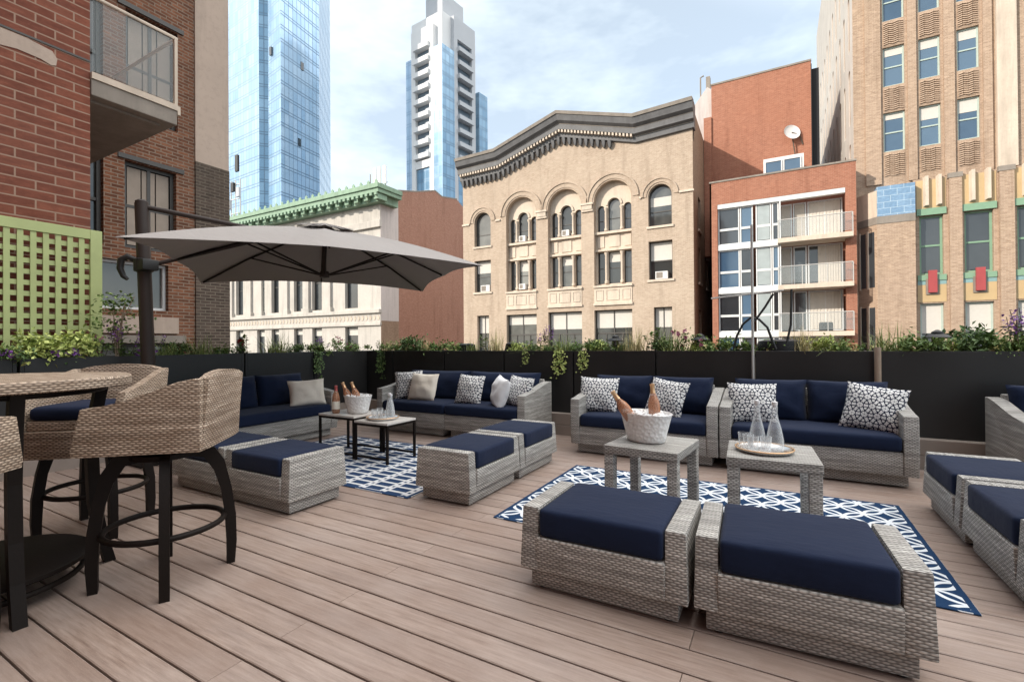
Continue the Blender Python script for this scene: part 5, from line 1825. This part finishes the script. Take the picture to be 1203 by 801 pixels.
m = MB(); m.tube([(-1.5, 0, .5), (1.0, 0, .5)], .035, 6); m.build('cross_bar', M['concrete'], an)
pw = thing('party_wall_building', 'plain red brick party wall with a sloping top between the white and buff buildings', 'building', (-37, 43, -15), world=True)
m = MB(); m.prism([(-34.31, 37.05, -15), (-34.31, 49.5, -15), (-34.31, 49.5, 18.1), (-34.31, 47.5, 19.05), (-34.31, 44.5, 18.55), (-34.31, 43.2, 18.9), (-34.31, 40, 17.9), (-34.31, 37.05, 17.2)], (-8, 0, 0))
m.build('wall', M['brick_party'], pw)
m = MB(); m.prism([(-34.29, 37.05, 17.2), (-34.29, 40, 17.9), (-34.29, 43.2, 18.9), (-34.29, 44.5, 18.55), (-34.29, 47.5, 19.05), (-34.29, 47.5, 19.20), (-34.29, 44.5, 18.70), (-34.29, 43.2, 19.05), (-34.29, 40, 18.05), (-34.29, 37.05, 17.35)], (-.5, 0, 0))
m.build('coping', M['concrete'], pw)

# ---------------------------------------------------------------- modern brick and glass apartment house
ap = thing('apartment_house', 'red brick apartment house with white-framed glazing and three balconies', 'building', (0, 40, -15), world=True)
T = TY(YF)
m = MB()
wall(m, T, -3.87, 4.22, -15, 11.95, [(-3.40, 3.69, -15, 10.46, False)], .35)
m.box(-3.86, 4.2, 36.6, 48, -15, 11.6)
m.prism([(-3.87, YF, -15), (-3.87, YF, 11.95), (-3.87, 36.5, 11.95), (-3.87, 36.5, -15)], (.1, 0, 0))
m.prism([(4.10, YF + .01, -15), (4.10, YF + .01, 11.94), (4.10, 36.5, 11.94), (4.10, 36.5, -15)], (.115, 0, 0))
m.build('front_wall', M['brick_red'], ap)
m = MB(); m.box(-3.90, 4.25, YF - .05, YF + .4, 11.951, 12.06)
m.build('coping', M['concrete'], ap)
FL = [7.72, 4.80, 1.88, -1.04]
m = MB(); bar(m, T, -3.39, 3.68, 10.16, 10.45, .02, .34); m.build('head_beam', M['frame_white'], ap)
for k, z in enumerate(FL):
    zt = 10.16 if k == 0 else FL[k - 1] - .36
    m = MB(); bar(m, T, -3.39, .20, z - .36, z - .002, .05, .34); m.build('floor_band', M['frame_white'], ap)
    for (a, b) in ((-3.38, -2.08), (-2.05, -1.28), (-1.12, -.22), (-.19, .20)):
        h = zt - z
        for z0, z1 in ((z, z + h * .42), (z + h * .42 + .002, zt - .002)):
            window(ap, T, a, b, z0, z1, .25, False, 'frame_white', 'pane_blue' if (k + int(b)) % 2 else 'pane_dark', .075, False, 0, 0)
        if b > -1.2 and b < 0:
            m = MB(); bar(m, T, a + .1, b - .1, z + .12, zt - .12, .20, .232); m.build('curtain', M['sheer'], ap)
    TB = TY(YF + 1.1)
    for (a, b, cu) in ((.24, .95, 1), (1.0, 1.75, k == 0), (1.8, 3.66, 2)):
        window(ap, TB, a, b, z + .001, zt, .12, False, 'frame_white', 'pane_dark', .08, False, 1 if b > 3 else 0)
        if cu:
            m = MB()
            n = 9
            u0, u1 = (a + .1, b - .1) if cu == 1 else (a + .1 + (.45 if k == 1 else 0), b - .12)
            for j in range(n * 2):
                ua = u0 + (u1 - u0) * j / (2 * n); ub = u0 + (u1 - u0) * (j + 1) / (2 * n)
                bar(m, TB, ua, ub - .003, z + .1, zt - .1, .07 - .03 * (j % 2), .1)
            m.build('curtain', M['curtain'], ap)
    m = MB(); bar(m, TB, .23, .30, z - .3, zt, -1.1, .1); m.build('balcony_wall', M['frame_white'], ap)
    sl = MB(); sl.box(.12, 4.0, 33.85, YF + 1.05, z - .34, z - .06, .01)
    s = sl.build('balcony_slab', M['stone_trim'], ap)
    m = MB(); m.box(.16, 3.97, 33.88, 33.90, z + .02, z + 1.05); m.box(3.955, 3.972, 33.905, YF - .02, z + .02, z + 1.05)
    m.build('balcony_glass', M['rail_glass'], s)
    m = MB()
    m.tube([(.15, YF - .02, z + 1.08), (.15, 33.89, z + 1.08), (3.97, 33.89, z + 1.08), (3.97, YF - .02, z + 1.08)], .03, 6)
    for x in (.15, 1.42, 2.70, 3.97): m.box(x - .022, x + .022, 33.865, 33.885, z - .06, z + 1.07)
    m.build('hand_rail', M['pole_white'], s)
m = MB(); m.box(2.3, 3.0, 34.3, 34.9, FL[2] - .058, FL[2] + .5, .08); m.build('balcony_chair', M['black_plastic'], ap)
bk = thing('brick_block', 'plain tall red brick block behind the apartment house, with a satellite dish', 'building', (-1, 50, -15), world=True)
m = MB(); m.box(-4.33, 2.34, 40.3, 58, -15, 21.50); m.build('wall', M['brick_red'], bk)
m = MB(); m.box(-4.37, 2.38, 40.25, 58, 21.501, 21.63); m.build('coping', M['concrete'], bk)
m = MB(); m.prism([(-6.2, 40.9, 8), (-4.34, 40.9, 8), (-4.34, 40.9, 21.5), (-4.7, 40.9, 21.8), (-6.2, 40.9, 19.9)], (0, 8, 0)); m.build('chimney_wall', M['pale_stucco'], bk)
m = MB(); m.box(-4.90, -4.335, 40.15, 40.85, 8, 19.0); m.build('brick_pier', M['brick_red'], bk)
m = MB(); m.box(-4.8, -4.5, 41.0, 41.5, 21.7, 22.7); m.tube([(-5.25, 41.3, 21.0), (-5.25, 41.3, 22.9), (-5.0, 41.3, 23.0)], .06, 6); m.build('flue', M['concrete'], bk)
m = MB(); m.box(2.40, 2.86, 40.7, 41.2, 4, 21.1, .04); m.box(2.345, 2.399, 40.31, 41.8, -15, 21.3); m.build('duct', M['black'], bk)
m = MB(); m.box(-.70, 1.75, 38, 41, 11.5, 14.15); m.build('penthouse', M['frame_white'], ap)
for a in (-.62, .52):
    window(ap, TY(38), a, a + 1.08, 12.1, 13.95, -.03, False, 'frame_white', 'pane_blue', .07, False, 0)
ds = thing('satellite_dish', 'white satellite dish on an arm above the small rooftop glazing', 'satellite dish', (1.11, 39.9, 16.45))
m = MB(); m.lathe([(.003, -.12), (.3, -.08), (.55, .03), (.57, .05), (.5, 0), (.3, -.05), (.003, -.09)], n=24, M=Matrix.Rotation(R(75), 3, 'X') @ Matrix.Rotation(R(25), 3, 'Y'))
m.build('dish', M['tower_stone'], ds, 50)
m = MB(); m.tube([(0, .1, 0), (.5, .25, -.2), (.7, .38, -.9)], .05, 6); m.tube([(0, .1, -.1), (.2, .2, -1.6), (.1, .3, -3.2)], .045, 6); m.build('mount', M['brick_dark'], ds)

# ---------------------------------------------------------------- tan brick tower with tiled lower floors
tw = thing('brick_tower', 'tall tan brick tower at the right edge with patterned spandrels and colourful tiles', 'building', (9, 45, -15), world=True)
YT = 36.0
T = TY(YT)
COLS = [(5.78, 6.82), (7.46, 8.44), (9.15, 10.11), (12.3, 13.3), (14.0, 15.0)]
m = MB()
ops = []
SIL = [12.63 - 3.97 * 0 + 3.97 * k for k in range(0, 5)]
for a, b in COLS:
    for z in SIL: ops.append((a, b, z, z + 2.38, False))
wall(m, T, 4.30, 18, -15, 36, ops, .28)
m.box(4.36, 18, YT + 1.2, 64, -15, 36)
m.build('front_wall', M['brick_tan'], tw)
m = MB()
lo = []
y_ = 37.2
while y_ < 62:
    lo.append((y_, y_ + .8)); y_ += 2.4
TL = TXn(4.30)
ops2 = []
for a, b in lo:
    for z in (5.6, 10.4, 15.2, 20.0, 24.8): ops2.append((a, b, z, z + 3.2, True))
wall(m, TL, YT, 64, -15, 36, ops2, .3)
m.build('side_wall', M['limestone'], tw)
for a, b in lo[:8]:
    for z in (5.6, 10.4, 15.2, 20.0, 24.8):
        window(tw, TL, a, b, z, z + 3.2, .2, True, 'frame_white', 'pane_dark', .06, True, 0)
for i, (a, b) in enumerate(COLS):
    for z in SIL[:4]:
        window(tw, T, a, b, z, z + 2.38, .2, False, 'frame_mint', 'pane_blue', .085, True, 0, .28 if i else .2)
    for z in [SIL[0] - 1.59] + [s + 2.39 for s in SIL[:4]]:
        m = MB()
        bar(m, T, a, b, z + .06, z + 1.52, -.012, .01)
        nr, nc = 11, 4
        for r_ in range(nr):
            for c in range(nc):
                u = a + .05 + (b - a - .1) * c / nc; w_ = (b - a - .1) / nc
                zz = z + .12 + 1.34 * r_ / nr; hh = 1.34 / nr * .52
                s = .05 if c % 2 else -.0
                m.hexa([T(u, zz + s, -.075), T(u + w_ * .92, zz + .05 - s, -.075), T(u + w_ * .92, zz + .05 - s, -.013), T(u, zz + s, -.013), T(u, zz + s + hh, -.055), T(u + w_ * .92, zz + .05 - s + hh, -.055), T(u + w_ * .92, zz + .05 - s + hh, -.013), T(u, zz + s + hh, -.013)])
        m.build('spandrel', M['brick_tan'], tw)
for a, b in ((4.9, 5.66), (6.94, 7.34), (8.56, 9.03), (10.23, 10.6)):
    m = MB(); bar(m, T, a, b, 10.7, 36, -.14, -.002); m.build('pier', M['brick_tan'], tw)
m = MB(); bar(m, T, 10.75, 11.55, 10.7, 36, -.25, -.002); m.build('pale_pier', M['stone_trim'], tw)
# lower floors
YP = 35.4
T = TY(YP)
m = MB()
PB = [(7.28, 8.34), (9.23, 10.42), (11.35, 12.5)]
ops = [(a, b, 5.0, 8.40, False) for a, b in PB] + [(a, b, -.4, 3.35, False) for a, b in PB]
wall(m, T, 7.02, 16, -15, 10.55, ops, .4)
m.box(7.03, 16, YP + .5, YT - .01, -15, 10.5)
m.build('lower_wall', M['brick_tan'], tw)
m = MB(); m.prism([(5.25, 34.9, -15), (7.01, 34.9, -15), (7.01, YT - .02, -15), (4.48, YT - .02, -15)], (0, 0, 23.1)); m.build('corner_block', M['brick_tan'], tw)
m = MB(); m.prism([(5.24, 34.87, 8.11), (7.015, 34.87, 8.11), (7.015, YT - .021, 8.11), (4.44, YT - .021, 8.11)], (0, 0, .44)); m.build('dark_band', M['concrete'], tw)
m = MB(); m.prism([(5.25, 34.88, 8.551), (7.012, 34.88, 8.551), (7.012, YT - .022, 8.551), (5.25, YT - .022, 8.551)], (0, 0, 1.75)); m.build('blue_tiles', M['blue_tile'], tw)
m = MB(); m.prism([(5.249, 34.86, 8.552), (5.249, YT - .023, 8.552), (4.44, YT - .023, 8.552)], (0, 0, 1.55)); m.build('pale_tiles', M['stone_trim'], tw)
for t0, t1 in ((.12, .40), (.56, .86)):
    pa, pb = Vector((4.48, YT - .02, 0)).lerp(Vector((5.25, 34.9, 0)), t0), Vector((4.48, YT - .02, 0)).lerp(Vector((5.25, 34.9, 0)), t1)
    nrm = Vector((-(pb - pa).y, (pb - pa).x, 0)).normalized()
    if nrm.x > 0: nrm = -nrm
    for z0, z1 in ((4.4, 7.7), (-.5, 3.2)):
        q = [pa, pb, pb + nrm * .02, pa + nrm * .02]
        m = MB(); m.hexa([(p.x, p.y, z0) for p in q] + [(p.x, p.y, z1) for p in q]); f = m.build('window', M['pane_dark'], tw)
        q2 = [pa - (pb - pa) * .22, pa + (pb - pa) * .06, pa + (pb - pa) * .06 + nrm * .05, pa - (pb - pa) * .22 + nrm * .05]
        m = MB(); m.hexa([(p.x, p.y, z0 - .1) for p in q2] + [(p.x, p.y, z1 + .1) for p in q2]); m.build('frame', M['stone_trim'], f)
for a, b in PB:
    window(tw, T, a, b, 5.0, 8.40, .25, False, 'frame_green', 'pane_dark', .11, True, 0)
    window(tw, T, a, b, -.4, 3.35, .25, False, 'frame_mint', 'pane_dark', .1, True, 0, .55)
    m = MB(); bar(m, T, a - .12, b + .12, 8.42, 8.80, -.10, .02); m.build('green_lintel', M['frame_green'], tw)
    m = MB(); bar(m, T, a - .12, b + .12, 8.801, 10.45, -.03, .02); m.build('yellow_frieze', M['yellow_tile'], tw)
    for q in (.18, .72):
        c = a + (b - a) * q
        m = MB(); m.prism([(c - .02, YP - .035, 8.9), (c + .26, YP - .035, 8.9), (c + .19, YP - .28, 8.95), (c + .05, YP - .28, 8.95)], (0, 0, 1.68)); m.build('flute', M['stone_trim'], tw)
    m = MB(); bar(m, T, a - .10, b + .10, 4.66, 4.98, -.08, .02); m.build('sill', M['frame_green'], tw)
    m = MB(); bar(m, T, a - .10, b + .10, 4.42, 4.655, -.03, .02); m.build('teal_panel', M['teal_tile'], tw)
    m = MB(); bar(m, T, a - .10, b + .10, 3.42, 4.415, -.03, .02); m.build('yellow_panel', M['yellow_tile'], tw)
    c = (a + b) / 2
    m = MB(); bar(m, T, c - .28, c + .28, 3.85, 4.75, -.10, -.035); m.build('tile_surround', M['concrete'], tw)
    m = MB(); bar(m, T, c - .19, c + .19, 3.95, 5.22, -.24, -.101); m.build('red_tile', M['red_tile'], tw)
for a, b in ((8.56, 9.10), (10.62, 11.2)):
    m = MB(); bar(m, T, a, b, -15, 10.35, -.22, -.002); m.build('pier', M['brick_tan'], tw)
    m = MB(); bar(m, T, a - .04, b + .04, 10.351, 10.62, -.25, -.002); m.build('pier_cap', M['concrete'], tw)

# ---------------------------------------------------------------- glass towers far behind
gt = thing('glass_tower', 'tall light blue curtain-wall tower rising behind the copper cornice', 'skyscraper', (-140, 105, -15), world=True)
fp = [(-162, 88), (-135.3, 86.4), (-133.5, 88.2), (-125.9, 87.1), (-127.9, 102), (-143.6, 119.4), (-170, 120)]
H = 190
m = MB()
for i in (0, 2):
    a, b = fp[i], fp[i + 1]
    m._q([m.bm.verts.new((*p, z)) for p, z in ((a, -15), (b, -15), (b, H), (a, H))])
a, b = fp[3], fp[4]
m._q([m.bm.verts.new((*p, z)) for p, z in ((a, -15), (b, -15), (b, H), (a, H))])
m.build('glass_facade', M['tower_glass'], gt, fixn=False)
m = MB()
for i in (1,):
    a, b = fp[i], fp[i + 1]
    m._q([m.bm.verts.new((*p, z)) for p, z in ((a, -15), (b, -15), (b, H), (a, H))])
m.build('recess', M['tower_glass_deep'], gt, fixn=False)
m = MB()
for i in (4, 5, 6):
    a, b = fp[i], fp[(i + 1) % 7]
    m._q([m.bm.verts.new((*p, z)) for p, z in ((a, -15), (b, -15), (b, H), (a, H))])
m._q([m.bm.verts.new((*p, H)) for p in fp])
m.build('pale_facade', M['tower_glass_pale'], gt, fixn=False)
for (px, py, pz_) in ((-131.2, 87.85, 88.0), (-126.9, 93.8, 62), (-127.0, 95, 86)):
    m = MB(); m.box(px - .12 if px > -128 else px - .5, px + .25 if px > -128 else px + .5, py - .5 if px > -128 else py - .5, py + .5 if px > -128 else py - .1, pz_, pz_ + 2.4); m.build('open_window', M['pane_dark'], gt)

wt = thing('residential_tower', 'white stone and blue glass residential tower with stacked balconies', 'skyscraper', (-92, 130, -15), world=True)
pa, pc, pe = Vector((-107.3, 120.4, 0)), Vector((-91.5, 119.2, 0)), Vector((-89.2, 136, 0))
dx_ = (pc - pa).normalized(); dy_ = (pe - pc).normalized()
def WP(u, v, z): 
    p = pc - dx_ * u + dy_ * v
    return (p.x, p.y, z)
def wbox(m, u0, u1, v0, v1, z0, z1):
    m.hexa([WP(u1, v0, z0), WP(u0, v0, z0), WP(u0, v1, z0), WP(u1, v1, z0), WP(u1, v0, z1), WP(u0, v0, z1), WP(u0, v1, z1), WP(u1, v1, z1)])
m = MB(); wbox(m, 1.0, 14.5, 1.0, 17, -15, 108); m.build('core', M['tower_stone'], wt)
m = MB(); wbox(m, 3.6, 11, 4, 14, 108.01, 117); wbox(m, 4.2, 8, 5, 9, 117.01, 119.5); m.build('crown', M['tower_grey'], wt)
m = MB(); wbox(m, 3.4, 5.2, -.5, .98, -15, 104); wbox(m, 11.4, 13.2, -.5, .98, -15, 104); wbox(m, 5.21, 11.39, -.5, .98, 97.5, 104); wbox(m, 5.21, 11.39, -.48, .98, 58.5, 61); m.build('frame', M['tower_stone'], wt)
m = MB(); wbox(m, -.4, .98, 5.0, 6.6, -15, 108); wbox(m, -.4, .98, 13.5, 15.2, -15, 108); wbox(m, -.4, .98, 6.61, 13.49, 101, 108); m.build('side_frame', M['tower_grey'], wt)
m = MB(); wbox(m, -.6, 3.2, -.7, 4.8, -15, 96); wbox(m, 14.51, 16.6, 2, 16, -15, 70); m.build('glass_bay', M['tower_glass_deep'], wt)
m = MB(); wbox(m, 5.21, 11.39, .0, .97, -15, 58.4); wbox(m, .2, .97, 6.61, 13.49, -15, 60); wbox(m, -.5, 2, 17.01, 21.5, -15, 88); m.build('lower_glass', M['tower_glass_deep'], wt)
m = MB(); wbox(m, 13.21, 16.4, .2, .97, -15, 96); m.build('pale_corner', M['tower_glass_pale'], wt)
for k in range(9):
    z = 61.5 + 4.45 * k
    if z < 98:
        m = MB(); wbox(m, 5.25, 11.35, .55, .985, z + 1.7, z + 4.3); m.build('loggia', M['loggia'], wt)
        m = MB(); wbox(m, 5.0, 11.7, -1.4, .54, z, z + 1.55); m.build('balcony', M['tower_stone'], wt)
    if z < 101:
        m = MB(); wbox(m, .55, .985, 6.65, 13.45, z + 1.7, z + 4.3); m.build('loggia', M['loggia'], wt)
        m = MB(); wbox(m, -1.3, .54, 6.62, 13.48, z, z + 1.4); m.build('balcony', M['tower_grey'], wt)

rk = thing('rooftop_rack', 'grey rooftop mast with equipment boxes at the left foot of the glass tower', 'antenna mast', (-98, 58, 15))
for dx in (-2.6, -1.0, .6):
    m = MB(); m.tube([(dx, 0, 0), (dx, 0, 21)], .14, 6); m.build('mast', M['pole_white'], rk)
m = MB(); [m.tube([(-2.6, 0, z), (.6, 0, z)], .1, 5) for z in (14, 17, 20)]; m.build('cross_bar', M['pole_white'], rk)
for dx, z in ((-2.6, 15), (.6, 17.2), (.2, 22.5), (-1.4, 18.5)):
    m = MB(); m.box(dx - .5, dx + .5, -.6, -.2, z, z + (3.4 if z > 20 else 1.9)); m.build('equipment_box', M['tower_grey' if z < 18 else 'black'], rk)
